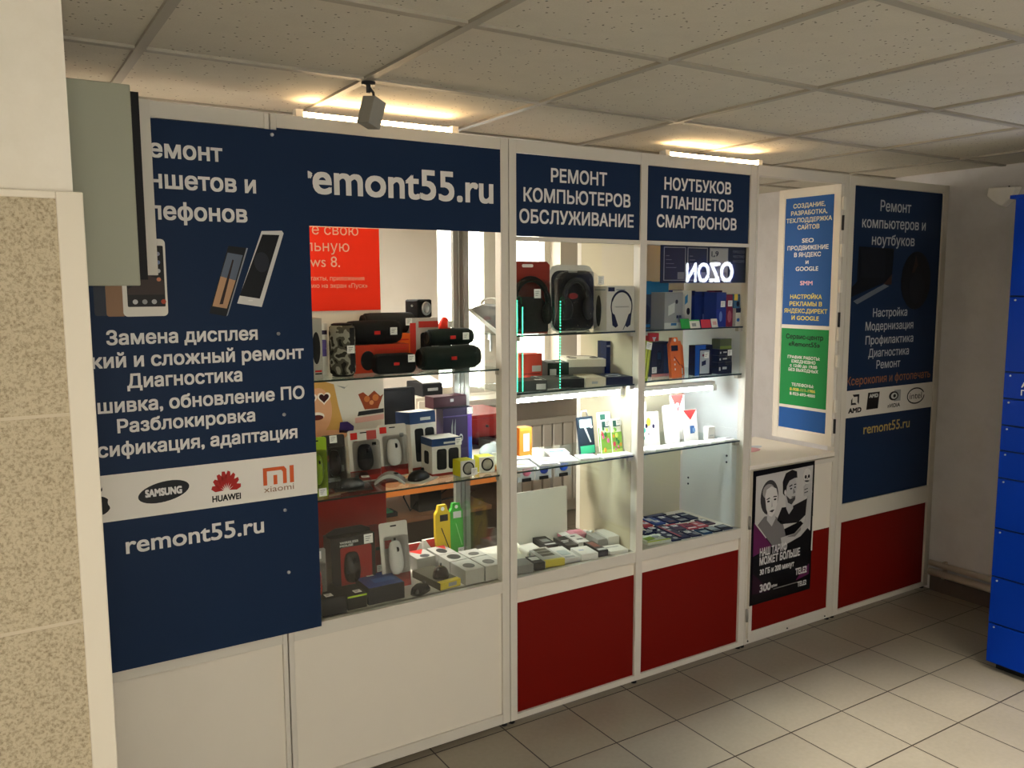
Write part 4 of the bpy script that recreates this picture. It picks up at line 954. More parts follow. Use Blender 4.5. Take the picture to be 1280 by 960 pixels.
carton('gadget_box', 'long black box with a price tag at the front left of the bottom board', 'box', -.709, .035, z, .086, .13, .062, M('1b1b1d', .5), toptags=[(.35, .18)])
carton('gadget_box', 'small black box with a lime edge at the front of the bottom board', 'box', -.624, .045, z, .070, .11, .050, M('161716', .5), prints=[('r', 0, 1, .86, .98, LIME)], toptags=[(.65, .25)])
carton('gadget_box', 'black box with a blue lid at the front of the bottom board', 'box', -.512, .05, z, .136, .14, .060, M('14161c', .5), tops=[('r', .02, .98, .02, .98, M('1c3f86', .35)), ('r', .3, .9, .3, .6, M('2a5aa8', .35))], toptags=[(.4, .9)])
loose_mouse('small black mouse lying right of the box with a blue lid', -.372, .07, z, -1.1, M('121212', .2), .05, .085, .036)
t = carton('mouse_pack', 'dark mouse in a clear pack on a yellow box lying on the bottom board', 'mouse pack', -.262, .045, z, .09, .19, .028, M('4a4738', .45), rz=.12, prints=[('r', .0, 1, .1, 1, M('c6b23c', .5)), ('r', .4, .8, .3, .8, GREY)], tops=[('r', 0, 1, 0, .12, M('c6b23c', .5))])
b = MB(); b.T = Matrix.Translation((.005, .07, .029)) @ Matrix.Rotation(-PI/2, 4, 'X') @ Matrix.Rotation(.6, 4, 'Y'); mouse_shape(b, (0, 0, 0), .062, .095, .038, M('1a0c0c', .15)); b.build('mouse', t)
OV = [('o', .22, .78, .18, .62, M('3a3832', .5))]
for i, (x, y, d, lab, tp3) in enumerate(((-.164, .035, .12, 'white box with a dark oval lid picture at the front left of its row', OV), (-.078, .035, .12, 'white box with a dark oval lid picture beside the post', OV),
     (-.164, .160, .09, 'white box with a dark oval picture, second from the front in the left row', [('o', .2, .85, .15, .85, M('2a2a28', .5))]), (-.078, .160, .09, 'white box with a dark oval picture, second from the front in the right row', OV),
     (-.164, .255, .10, 'white box with a red corner at the back of the left row', [('o', .2, .7, .1, .7, BLKM), ('t', .5, 1, .5, 1, RDB)]), (-.255, .255, .10, 'white box with a red triangle left of the other white boxes', [('t', .1, .9, .45, 1, M('b8281f', .5)), ('o', .3, .8, .05, .4, DARK)]))):
    carton('cable_box', lab, 'box', x, y, z, .080, d, .058, M('9f9c93', .5), tops=tp3)
for i, (x, lab) in enumerate(((-.345, 'flat red and white packet at the left of the back row of the bottom board'), (-.255, 'flat red and white packet in the middle of the back row of the bottom board'), (-.165, 'flat red and white packet at the right of the back row of the bottom board'))):
    carton('cable_packet', lab, 'packet', x, .365-.0*i, z, .082, .02, .075+.006*i, M('cbc5bb', .5), prints=[('t', .1, .9, .4, 1, M('b8281f', .5))], rx=-.12)
def hang(label, x, y, zb, w_, h_, mat, prints, tags=(), rx=-.03, rz=0, name='hang_pack'):
    t = thing(name, label, 'pack', (x, y, zb), rz, rx)
    pts = [(-w_/2, 0), (w_/2, 0), (w_/2, h_*.84), (w_*.34, h_*.90), (w_*.26, h_), (-w_*.26, h_), (-w_*.34, h_*.90), (-w_/2, h_*.84)]
    mb(mat).prism(pts, 0, .018).build('carton', t)
    b = MB(); b.m(WHT).prism(oval(0, h_*.93, w_*.12, w_*.12, 12), -.0012, 0)
    for i, q in enumerate(prints):
        a, bb, c, e = (q[1]-.5)*w_, (q[2]-.5)*w_, q[3]*h_, q[4]*h_
        b.m(q[5]).prism([(a, c), (bb, c), (bb, e), (a, e)] if q[0] == 'r' else ([(a, e), (a+w_*.06, e), (bb, c), (bb-w_*.06, c)] if q[0] == 'l' else oval((a+bb)/2, (c+e)/2, (bb-a)/2, (e-c)/2, 16)), -.0008-.0003*i, 0)
    b.build('front_print', t)
    for fx, fz in tags: stick(t, (fx-.5)*w_, -.003, fz*h_)
    return t
hang('yellow hang pack with a black cable picture at the right end of the bottom board', -.125, .358, z+.0, .066, .222, M('c8a81c', .45), [('r', .3, .85, .70, .82, BLKM), ('l', .35, .95, .15, .58, BLKM)], tags=[(.7, .08)])
hang('green hang pack with a pale cable picture beside the yellow one', -.062, .358, z+.0, .060, .222, M('3a9a34', .45), [('r', .25, .85, .72, .84, LGREY), ('l', .4, .9, .2, .62, M('7ac070', .5))], tags=[(.75, .1)])
# ------------------------------------------------------------------ middle showcase, top shelf
z = SH['21']
t = thing('headset_pack', 'red topped hang pack with a black headset beside the left post', 'headset pack', (.122, .10, z), 0, -.05)
mb(M('8a2a1c', .4)).prism([(-.10, 0), (.085, 0), (.10, .16), (.103, .262), (.090, .275), (-.10, .275)], 0, .012).build('backing_card', t)
mb(WHT).prism(rrect(.0, .258, .05, .012, .005), -.0015, 0).build('hang_hole', t)
b = mb(M('151515', .4)); 
arcp = [(-.0+.078*math.cos(a), -.02, .115+.092*math.sin(a)) for a in [math.radians(-20+220*i/16) for i in range(17)]]
b.tube(arcp, .012, 8); b.ell((.072, -.022, .075), .020, .024, .042, 12, 8).ell((-.072, -.022, .075), .020, .024, .042, 12, 8); b.build('headset', t)
mb(M('201a19', .5)).prism([(-.085, .005), (.08, .005), (.085, .10), (.05, .14), (-.05, .14), (-.09, .10)], -.010, -.0005).build('inner_tray', t)
mb(PLASTIC).prism(rrect(0, .105, .185, .195, .05), -.052, -.0012).build('blister', t, bev=.008); stick(t, .005, -.0535, .150, .03, .034)
t = thing('headset_pack', 'rounded clear pack with a dark grey headset on a white card', 'headset pack', (.345, .12, z), 0, -.04)
mb(M('d8d6d0', .4)).prism(rrect(-.002, .132, .222, .263, .045), 0, .010).build('backing_card', t)
mb(M('22252e', .4)).prism(rrect(.0, .122, .206, .238, .04), -.004, -.0003).build('inner_card', t)
b = mb(M('2b2d31', .45)); arcp = [(.0+.062*math.cos(a), -.030, .120+.082*math.sin(a)) for a in [math.radians(-15+210*i/16) for i in range(17)]]
b.tube(arcp, .011, 8).ell((.055, -.030, .09), .022, .024, .045, 12, 8).ell((-.055, -.030, .09), .030, .024, .045, 12, 8).m(M('8a2a2a', .4)).prism(oval(-.02, .14, .022, .012, 12), -.034, -.026)
b.build('headset', t)
mb(PLASTIC).prism(rrect(0, .122, .200, .228, .045), -.060, -.0045).build('blister', t, bev=.01); stick(t, .095, -.062, .20, .028, .034)
mb(LGREY).prism(rrect(0, .238, .045, .010, .004), -.0056, -.004).build('hang_hole', t)
t = thing('headphones', 'black headphones standing edge-on between the clear pack and the white headphone box', 'headphones', (.472, .14, z))
b = mb(M('131214', .4)); b.tube([(.0, -.05+.1*i/10, .075+.07*math.sin(PI*i/10)) for i in range(11)], .008, 8); b.build('headband', t)
for sy in (-.05, .05): mb(M('191a1c', .5)).ell((0, sy, .045), .018, .018, .045, 12, 8).build('ear_cup', t)
t = carton('headphone_box', 'white box with a black headphone picture on the top shelf of the middle showcase', 'box', .513, .03, z, .142, .085, .180, M('c6c1b4', .5), sides=[('o', .2, .6, .1, .8, BLKM), ('r', .1, .9, .9, .93, GREY)], prints=[('r', .05, .28, .88, .97, BLKM), ('r', .34, .66, .90, .93, GREY)])
b = mb(BLKM)
A = [math.radians(-28+236*i/24) for i in range(25)]
for i in range(24):
    r0, r1 = (.049, .057) if 5 <= i <= 18 else (.051, .056)
    a, c = A[i], A[i+1]; cx, cz = .005, .098
    b.prism([(cx+r0*math.cos(a), cz+1.15*r0*math.sin(a)), (cx+r1*math.cos(a), cz+1.15*r1*math.sin(a)), (cx+r1*math.cos(c), cz+1.15*r1*math.sin(c)), (cx+r0*math.cos(c), cz+1.15*r0*math.sin(c))], -.0012, -.0002)
for sx in (-1, 1):
    b.prism([(.005+sx*.052, .075), (.005+sx*.036, .066), (.005+sx*.018, .022), (.005+sx*.030, .014), (.005+sx*.046, .024)][::sx], -.0016, -.0002)
b.prism([(.012, .005), (.015, .005), (.024, .022), (.021, .022)], -.0014, -.0002)
b.build('headphone_picture', t)
text(t, 'HEADPHONES', .094, .006, DARK, x0=-.030, x1=.042, y=-.0012, bold=.0)
# green light strands inside the middle showcase, the thin right one a modelled reflection
LED = EM('green_led', (.02, 1., .45), 7.0)
def strand(label, x, y, z0, z1, nb, hook):
    t = thing('light_strand', label, 'light strand', (x, y, z0))
    b = mb(LED)
    for i in range(nb): b.ell((0, -.004, (z1-z0)*i/(nb-1)), .0018, .0018, .0022, 6, 3)
    b.build('led_bead', t)['kind'] = 'stuff'
    pth = [(0, 0, 0), (0, 0, z1-z0)]+([(.004, 0, z1-z0+.012), (.012, 0, z1-z0+.018), (.020, 0, z1-z0+.010), (.022, 0, z1-z0-.01)] if hook else [])
    mb(M('0f5a38', .4)).tube(pth, .0018, 6).build('cable', t)
strand('left strand of green lights inside the middle showcase by the post', .022, .035, 1.29, 1.625, 46, True)
strand('second strand of green lights inside the middle showcase by the post', .046, .035, 1.29, 1.60, 44, False)
strand('right row of green beads for a reflected strand in front of the clear headset pack', .218, .035, 1.29, 1.62, 30, True)  # glowing beads modelled in place of a reflection in the glass
t = thing('clear_pack', 'pointed dark pack with a silver edge and pale loop left of the red headset pack', 'pack', (.030, .24, z))
def yz(b, pts, x0, x1):
    n = len(pts)
    return b.add([(x0, y, q) for y, q in pts]+[(x1, y, q) for y, q in pts], [list(range(n)), list(range(2*n-1, n-1, -1))]+[(i, n+i, n+(i+1) % n, (i+1) % n) for i in range(n)])
yz(mb(M('4a4c4e', .3)), [(.125, .088), (.10, .098), (.02, .112), (-.10, .108), (-.10, .004), (-.07, .006)], -.018, .018).build('shell', t, bev=.005)
yz(mb(M('cfcdc8', .3)), [(.140, .086), (.125, .092), (-.08, .016), (-.10, .014), (-.10, .0), (-.07, .0)], -.022, .022).build('silver_edge', t, bev=.002)
mb(M('d5cfc4', .4)).tube([(0, .02+.075*math.cos(a)-.03, .112+.022*math.sin(a)) for a in [2*PI*i/20 for i in range(20)]], .0045, 8, closed=True).build('loop', t)
# ------------------------------------------------------------------ middle showcase, second shelf
z = SH['22']
carton('gadget_box', 'tall red box at the left of the second shelf of the middle showcase', 'box', .235, .26, z, .10, .09, .122, M('b8402e', .5), rz=-.2, prints=[('r', .1, .9, .3, .35, M('8a2a1e', .5)), ('r', .55, .95, .4, .6, LGREY)])
carton('gadget_box', 'dark green box with a price tag behind the flat boxes of the second shelf', 'box', .330, .20, z, .09, .14, .085, M('1b2a26', .5), rz=-.35, tops=[('r', .1, .5, .5, .9, GREY), ('r', .5, .9, .6, .8, M('2f5a50', .5))], toptags=[(.6, .2)], prints=[('r', .1, .4, .2, .7, LGREY)])
t = carton('headphone_box', 'big white box with a dark headphone picture lying on the second shelf', 'box', .462, .185, z+.062, .165, .20, .032, M('c9c2b2', .5), rz=-.45)
b = mb(M('3a332e', .5))
A = [math.radians(-30+240*i/20) for i in range(21)]
for i in range(20):
    a, c = A[i], A[i+1]; b.prismz([(.05*math.cos(a), .115+.045*math.sin(a)), (.064*math.cos(a), .115+.062*math.sin(a)), (.064*math.cos(c), .115+.062*math.sin(c)), (.05*math.cos(c), .115+.045*math.sin(c))], .032, .033)
b.prismz(oval(-.045, .07, .018, .026, 14), .032, .0335).prismz(oval(.045, .07, .018, .026, 14), .032, .0335); b.build('headphone_picture', t)
carton('gadget_box', 'grey flat box under the big white headphone box', 'box', .458, .20, z, .18, .15, .060, M('77756f', .5), rz=-.45)
carton('gadget_box', 'black box with a white label at the front left of the second shelf', 'box', .085, .03, z, .125, .12, .042, M('3a3b39', .5), rz=-.30, toptags=[(.75, .15)], prints=[('r', .65, .95, .2, .7, LGREY)])
carton('gadget_box', 'wide grey flat box with dark pictures at the front of the second shelf', 'box', .250, .055, z, .175, .15, .036, M('55544f', .5), rz=-.28, tops=[('o', .5, .72, .5, .8, BLKM), ('o', .72, .95, .55, .85, BLKM), ('o', .72, .95, .1, .35, BLKM), ('r', .05, .1, .0, .9, LGREY)], prints=[('r', .45, 1, 0, 1, BLKM)])
carton('gadget_box', 'cream flat box at the front of the second shelf right of the wide grey one', 'box', .395, .035, z, .085, .16, .034, M('b9ae97', .5), rz=-.32, prints=[('r', .3, .6, .3, .6, GREY)])
carton('headphone_box', 'flat black box with white headphones pictured on its lid beside the divider', 'box', .505, .025, z, .125, .15, .032, M('15171f', .5), rz=-.22, tops=[('o', .2, .75, .15, .5, LGREY), ('o', .4, .9, .5, .8, M('8a8f98', .5)), ('o', .3, .65, .22, .42, M('15171f', .5))])
carton('gadget_box', 'blue flat box behind the black headphone box', 'box', .545, .235, z, .07, .09, .055, M('2f5cae', .5), rz=-.3, tops=[('r', .1, .9, .1, .5, LGREY)])
carton('gadget_box', 'narrow dark navy box standing at the right end of the second shelf', 'box', .574, .18, z, .022, .06, .165, M('151c33', .5), prints=[('r', .1, .9, .85, .9, GREY), ('r', 0, 1, 0, .2, NAVY)])
# ------------------------------------------------------------------ middle showcase, lit shelf
z = SH['23']
carton('bottle_box', 'orange box with a white label on the middle lit shelf', 'box', .190, .23, z, .062, .05, .122, M('e27a2a', .45), prints=[('r', .32, .78, .2, .8, WHT), ('r', .40, .70, .35, .65, LGREY), ('r', .1, .9, .92, .98, M('d9b23c', .5))])
carton('gadget_box', 'narrow maroon box at the left end of the middle lit shelf', 'box', .150, .26, z, .03, .05, .165, M('5a1c22', .5))
t = thing('glove_pack', 'dark hang pack with a green foot leaning on the middle lit shelf', 'pack', (.440, .14, z), .0, -.16)
mb(M('26303a', .4)).prism(rrect(0, .078, .080, .156, .006), 0, .010).build('backing_card', t)
mb(M('3fae7c', .5)).box(-.036, .036, -.001, 0, .004, .036).build('green_foot', t)
b = mb(M('b8d8cc', .5)).prism(rrect(.0, .128, .062, .034, .003), -.0012, 0); b.m(LGREY).prism([(-.01, .11), (.0, .11), (.022, .05), (.016, .048)], -.0013, 0).m(WHT).prism(oval(.028, .112, .006, .006, 10), -.0013, 0); b.build('front_print', t)
mb(LGREY).tube([(-.018, .004, .154), (-.012, .004, .180), (.012, .004, .180), (.018, .004, .154)], .0035, 6).build('hanger', t)
FL = [M('7fbf3a', .5), M('d84a5a', .5), M('e8a03a', .5), M('3a8a3a', .5), M('d8e86a', .5), M('e07aa0', .5)]
def flower(label, x, w_, seed, y=.09, h_=.145):
    rnd = random.Random(seed)
    pr3 = [('r', 0, 1, 0, .62, M('8fc24a', .5)), ('r', 0, 1, .0, .14, M('c2dd6a', .5)), ('r', .2, .9, .78, .95, M('2e5a4a', .5))]
    for k in range(12):
        a, c, r = rnd.uniform(.12, .85), rnd.uniform(.12, .75), rnd.uniform(.05, .12)
        pr3.append(('o', a-r, a+r, c-r*.6, c+r*.6, FL[k % 6]))
    carton('picture_pack', label, 'pack', x, y, z, w_, .006, h_, M('e8e8e0', .5), rx=-.14, prints=pr3, tags=[(.75, .90)])
flower('colourful flower pack beside the dark hang pack on the middle lit shelf', .500, .052, 3)
flower('colourful flower pack at the right end of the middle lit shelf', .554, .052, 8, .085)
flower('colourful flower pack behind the other two on the middle lit shelf', .545, .07, 12, .150, .165)
PK = M('e6e4e0', .45)
def flat_packs(rows, zz, dat):
    for lab, x, y, w_, d_, rz, tp3 in dat:
        carton('flat_packet', lab, 'packet', x, y, zz, w_, d_, .008, PK, rz=rz, tops=tp3, bev=.002)
flat_packs(0, z, [
  ('white packet with a yellow stripe at the front left of the middle lit shelf', .075, .05, .085, .12, -.3, [('r', .2, .8, .3, .4, YEL), ('r', .6, .9, .6, .7, GREY)]),
  ('white packet with green corner behind the front left one', .15, .19, .09, .11, -.35, [('r', .1, .5, .2, .3, M('5aae7a', .5)), ('r', .5, .9, .5, .55, GREY)]),
  ('white packet with a dark clip second from the left on the middle lit shelf', .175, .035, .085, .13, -.3, [('r', .1, .9, .0, .10, BLKM), ('r', .3, .8, .5, .6, YEL)]),
  ('white packet with grey lines in the middle of the middle lit shelf', .275, .05, .085, .13, -.3, [('r', .2, .9, .2, .24, GREY), ('r', .2, .7, .4, .44, GREY)]),
  ('white packet with a blue stripe in the middle of the middle lit shelf', .330, .19, .09, .10, -.4, [('r', .1, .8, .3, .55, M('3a6fd0', .5))]),
  ('white packet with a red stripe in the middle of the middle lit shelf', .380, .05, .08, .075, -.3, [('r', .1, .9, .3, .5, M('d8444a', .5)), ('r', .2, .6, .7, .8, M('3a6fd0', .5))]),
  ('white packet with pink marks at the right of the middle lit shelf', .470, .02, .075, .065, -.2, [('r', .1, .5, .4, .6, PINK), ('r', .5, .9, .2, .3, GREY)]),
  ('plain white packet at the right end of the middle lit shelf', .545, .02, .07, .06, -.15, [('r', .2, .8, .3, .36, LGREY)])])
# mouse packs hanging in the workshop behind the middle showcase
for i, (x, c, lab) in enumerate(((.285, 'c86a86', 'clear hanging pack with a pink mouse behind the middle showcase'), (.375, '2a3f9a', 'clear hanging pack with a dark blue mouse behind the middle showcase'), (.480, '2a55c8', 'clear hanging pack with a bright blue mouse behind the middle showcase'))):
    t = thing('mouse_pack', lab, 'mouse pack', (x, .372, .845))
    mb(M('a9a9aa', .5)).box(-.042, .042, 0, .004, 0, .135).build('backing_card', t)
    b = MB(); mouse_shape(b, (0, -.001, .062), .042, .075, .022, M(c, .3)); b.build('mouse', t)
    mb(BLKM).box(-.022, .022, -.006, -.0005, 0, .014).build('label_strip', t)
    mb(GREY).tube([(0, .002, .132), (0, .002, .139)], .002, 6).build('hook', t)
# ------------------------------------------------------------------ middle showcase, bottom board
z = SH['20']
t = thing('white_card', 'blank white panel standing at the back of the middle showcase', 'panel', (.335, .345, z), 0, -.03)
mb(M('cac6ba', .6)).box(-.15, .15, 0, .006, 0, .225).build('sheet', t)
G = M('6a6a66', .4)
def lying(name, lab, cat, x, y, w_, d_, h_, c, rz=-.15, tops=(), prints=(), toptags=(), zz=None):
    return carton(name, lab, cat, x, y, z if zz is None else zz, w_, d_, h_, M(c, .45), rz=rz, tops=tops, prints=prints, toptags=toptags)
lying('small_box', 'glossy grey box at the front left of the middle showcase bottom', 'box', .048, .03, .085, .08, .034, '6f706e')
lying('small_box', 'narrow black box beside the glossy grey box', 'box', .125, .032, .045, .09, .030, '1c1c1e', tops=[('r', .1, .9, .4, .8, LGREY)])
lying('phone_box', 'yellow edged box with three dark windows at the front of the middle showcase bottom', 'box', .200, .035, .085, .17, .026, '9a9a92', tops=[('r', .2, .85, .35, .52, M('3a382c', .5)), ('r', .2, .85, .56, .72, M('3a382c', .5)), ('r', .2, .85, .76, .92, M('3a382c', .5)), ('r', 0, 1, 0, .1, M('c2b23a', .5))], prints=[('r', 0, 1, 0, 1, M('b8a832', .5))])
lying('packet', 'grey white packet with a clear window right of the yellow edged box', 'packet', .285, .035, .07, .16, .018, 'b3b2ac', tops=[('q', .2, .8, .3, .7, M('8a9694', .4)), ('r', .2, .8, .1, .2, GREY)])
lying('small_box', 'white box with a blue mark at the front of the middle showcase bottom', 'box', .365, .025, .075, .10, .026, 'c2c0ba', tops=[('r', .2, .5, .5, .6, M('7a8fb8', .5))])
lying('small_box', 'narrow black box with a red window at the front of the middle showcase bottom', 'box', .438, .03, .045, .13, .026, '1a1718', tops=[('r', .2, .8, .4, .9, M('6a3a32', .5)), ('r', .1, .9, .05, .2, LGREY)])
lying('packet', 'flat white packet by the divider at the front of the middle showcase bottom', 'packet', .515, .022, .085, .08, .014, 'c6c4ba', tops=[('r', .1, .8, .6, .7, GREY)])
lying('phone_box', 'black phone box behind the grey white packet', 'box', .305, .205, .06, .13, .024, '1d1c1d', tops=[('r', .1, .9, .1, .2, LGREY), ('r', .2, .8, .4, .7, GREY)])
lying('phone_box', 'black phone box with silver text right of the other one', 'box', .378, .16, .055, .13, .024, '242323', tops=[('r', .15, .8, .5, .56, LGREY), ('r', .15, .6, .35, .41, LGREY)])
lying('small_box', 'white narrow box behind the box with a red window', 'box', .447, .175, .055, .12, .022, 'c9c7c2', tops=[('r', .3, .8, .3, .4, DARK), ('r', .2, .6, .7, .8, DARK)])
lying('small_box', 'grey box in front of the divider on the middle showcase bottom', 'box', .500, .115, .045, .10, .04, '8c8b85')
lying('small_box', 'tall white box by the divider on the middle showcase bottom', 'box', .553, .105, .055, .12, .046, 'bfbdb2')
t = lying('envelope', 'pink and white envelope at the back of the middle showcase bottom', 'envelope', .480, .285, .12, .07, .02, 'd88a9c', rz=-.2, tops=[('r', 0, .35, 0, 1, M('ece4e2', .4)), ('r', .6, .9, .3, .6, M('c86a80', .4))])
for i, (x, y, c, lab) in enumerate(((.10, .20, 'd6d4b8', 'crumpled yellow white packet at the left of the middle showcase bottom'), (.145, .265, 'd9d6c4', 'crumpled white packet with a yellow corner behind the left one'), (.195, .215, 'cfcec2', 'tilted clear white packet right of the yellow white packets'), (.085, .135, 'c3c2b2', 'grey white packet behind the glossy grey box'))):
    t = thing('cable_packet', lab, 'packet', (x, y, z), -.3+.25*i, 0)
    b = mb(M(c, .35)); b.add([(-.04, -.03, 0), (.04, -.03, 0), (.04, .03, 0), (-.04, .03, 0), (-.036, -.026, .022), (.034, -.028, .030), (.036, .026, .040), (-.034, .028, .034)], [(3, 2, 1, 0), (4, 5, 6, 7), (0, 1, 5, 4), (1, 2, 6, 5), (2, 3, 7, 6), (3, 0, 4, 7)])
    b.build('pouch', t, bev=.006); mb(M(('c8b83a', 'd0c04a', '9aa8a4', '8a8a82')[i], .5)).add([(-.03, -.0305, .004), (.0, -.0305, .004), (.0, -.029, .02), (-.03, -.0285, .018), (-.03, -.032, .004), (.0, -.032, .004), (.0, -.0305, .02), (-.03, -.030, .018)], [(0, 1, 2, 3), (7, 6, 5, 4), (0, 4, 5, 1), (1, 5, 6, 2), (2, 6, 7, 3), (3, 7, 4, 0)]).build('sticker', t)
def coil(lab, x, y, zz, r, mat, rz=0, bagc=None):
    t = thing('cable_coil', lab, 'cable', (x, y, zz), rz)
    b = mb(mat); pth = []
    for i in range(60):
        a = 2*PI*i/20; rr = r*(.8+.2*math.sin(i*1.7)); pth.append((rr*math.cos(a), rr*.7*math.sin(a), .004+.004*(i % 20)/20*3+.003*math.sin(i)))
    b.tube(pth, .0028, 6); b.build('cable', t)
    mb(LGREY).box(-.006, .006, -.012, .012, .002, .020).build('tie', t)
coil('white coiled cable in front of the divider, back left', .43, .345-.05, z+.0, .028, M('d4d6d2', .4))
coil('white coiled cable beside the back right corner of the middle showcase', .560, .31, z, .034, M('ccd2cc', .4))
coil('pale green coiled cable in front of the divider', .552, .26, z, .026, M('9cc4a4', .4))
# ------------------------------------------------------------------ right showcase, top shelf
z = SH['31']
carton('gadget_box', 'teal topped box at the left end of the top shelf of the right showcase', 'box', .745, .14, z, .055, .08, .200, M('44474a', .5), prints=[('r', 0, 1, .72, 1, TEAL), ('o', .2, .9, .1, .5, DARK), ('r', .4, .9, .02, .08, M('2f7ab0', .5))])
carton('gadget_box', 'large blue topped grey box behind the grey charger box', 'box', .900, .24, z, .125, .09, .198, M('8a8d8e', .5), prints=[('r', 0, 1, .55, 1, TEAL)])
carton('charger_box', 'grey box with a white plug picture at the front of the top shelf', 'box', .828, .06, z, .105, .09, .152, M('8e8f8d', .5), prints=[('d', .2, .55, .35, .72, LGREY), ('o', .58, .72, .68, .80, DARK), ('r', 0, 1, 0, .16, M('b9bab6', .5)), ('r', .35, .65, .08, .15, M('3a6fa8', .5)), ('r', .65, .75, .28, .36, DARK), ('r', .8, .9, .28, .36, DARK)])
carton('charger_box', 'slim white and blue box right of the grey charger box', 'box', .998, .16, z, .058, .06, .158, M('c2c2ba', .5), prints=[('d', .3, .6, .6, .9, M('2a7ab0', .5)), ('o', .5, .85, .32, .52, BLKM), ('r', .05, .3, 0, .9, M('aaaaa4', .5)), ('t', .2, .8, .02, .14, M('2a5a98', .5))])
BX = [('r', 0, 1, .86, 1, M('121f55', .5)), ('r', .15, .3, .1, .35, M('6a7ac0', .5))]
for i, (x, y, w_, h_, lab) in enumerate(((1.030, .245, .042, .160, 'dark blue box at the back left of the blue row'), (1.062, .195, .042, .157, 'dark blue box second from the back of the blue row'), (1.092, .140, .044, .153, 'dark blue box third from the back of the blue row'))):
    carton('charger_box', lab, 'box', x, y, z, w_, .045, h_, NAVY, prints=BX, group=None)
carton('charger_box', 'dark blue box with a price tag at the front of the blue row', 'box', 1.094, .045, z, .060, .075, .150, NAVY, prints=[('r', 0, 1, .0, .52, M('1d2f86', .5)), ('o', .3, .6, .15, .45, M('6a80c8', .5))], tags=[(.6, .66)])
carton('charger_box', 'dark red box standing behind the red one with a price tag', 'box', 1.178, .145, z, .046, .05, .157, M('6a1624', .5), prints=[('r', 0, 1, .88, 1, M('4a0f1a', .5))])
carton('charger_box', 'dark red box with a price tag right of the front blue box', 'box', 1.150, .05, z, .045, .07, .140, M('7a1826', .5), prints=[('o', .25, .8, .12, .5, M('a85a60', .5))], tags=[(.5, .72)])
carton('charger_box', 'small white and black box at the right end of the top shelf', 'box', 1.190, .035, z, .030, .05, .080, M('c0beb6', .5), prints=[('r', 0, 1, .75, 1, BLKM), ('o', .2, .8, .25, .45, M('2a5a98', .5))])
carton('charger_box', 'yellow and blue box stacked on the small white and black box', 'box', 1.186, .04, z+.080, .036, .05, .062, M('3f6f8a', .5), prints=[('r', 0, .6, .55, 1, YEL), ('o', .4, .9, .1, .5, BLKM)])
def shelf_card(lab, x, y, w_, h_, c, pr3=()):
    t = thing('price_card', lab, 'card', (x, y, z), 0, -.25)
    mb(M(c, .5)).box(-w_/2, w_/2, 0, .002, 0, h_).build('card', t)
    if pr3:
        b = MB()
        for q in pr3: b.m(q[5]).box((q[1]-.5)*w_, (q[2]-.5)*w_, -.0006, 0, q[3]*h_, q[4]*h_)
        b.build('front_print', t)
shelf_card('green card at the front edge of the top shelf', .864, .022, .050, .042, '2a9a34')
shelf_card('white card between the green and the red card', .925, .028, .058, .036, 'd8d6cc', [('r', .2, .6, .2, .6, GREY), ('r', .0, 1, .85, 1, M('4aae50', .5))])
shelf_card('red card at the front edge of the top shelf', .985, .022, .056, .036, 'c4323a')
shelf_card('second white card right of the red card', 1.036, .022, .036, .038, 'd4d0c8', [('r', .2, .8, .3, .7, M('c89a9a', .5))])
# ------------------------------------------------------------------ right showcase, second shelf
z = SH['32']
carton('gadget_box', 'black box at the left end of the second shelf behind the slanting pack', 'box', .775, .20, z, .07, .06, .150, M('17181c', .5))
t = thing('cable_pack', 'slanting pack with yellow green stripes leaning on the left post', 'pack', (.660, .05, z), 0, 0); t.rotation_euler = (-.08, .22, 0)
mb(M('8f9a2a', .45)).box(-.018, .018, 0, .006, 0, .165).build('carton', t)
mb(M('c4cc4a', .5)).box(-.012, -.004, -.001, 0, .01, .13).box(.004, .012, -.001, 0, .01, .13).build('front_print', t); stick(t, 0, -.002, .145, .03, .03)
carton('gadget_box', 'dark box with red foot in front of the black box of the second shelf', 'box', .815, .12, z, .105, .05, .150, M('2a2b33', .5), prints=[('o', .25, .55, .2, .75, BLKM), ('r', .3, .5, .5, .7, M('1a3a4a', .5)), ('r', .0, 1, .0, .08, M('b87a76', .5)), ('r', .66, 1, .1, .9, M('2f3f52', .5))], tags=[(.12, .2)])
carton('gadget_box', 'bright red box with a white mark sticking up behind the dark box', 'box', .900, .26, z, .058, .05, .178, M('c8361c', .5), prints=[('t', .3, .7, .78, .9, WHT)])
hang('orange hang pack with a black label at the front of the second shelf', .850, .055, z, .058, .172, M('d8691c', .45), [('r', .1, .75, .66, .80, BLKM), ('l', .3, .9, .3, .52, BLKM), ('o', .3, .4, .42, .47, WHT), ('o', .3, .4, .30, .35, WHT), ('o', .3, .4, .18, .23, WHT)], rx=-.12)
hang('orange hang pack standing behind the front orange one', .930, .12, z, .052, .150, M('d4641a', .45), [('l', .3, .9, .2, .5, BLKM), ('r', .2, .8, .02, .2, LGREY)], rx=-.12)
carton('flash_drive_box', 'blue and black box with a white window and price tag on the second shelf', 'box', 1.010, .06, z, .105, .04, .132, M('14161c', .5), prints=[('r', 0, .25, 0, 1, M('1d4fa0', .5)), ('r', .25, .6, .86, 1, M('1d4fa0', .5)), ('r', .28, .82, .05, .82, M('a9adb2', .5)), ('d', .38, .62, .3, .5, M('1a1d3a', .4)), ('r', .4, .75, .62, .7, M('7a3a42', .5))], tags=[(.62, .66)])
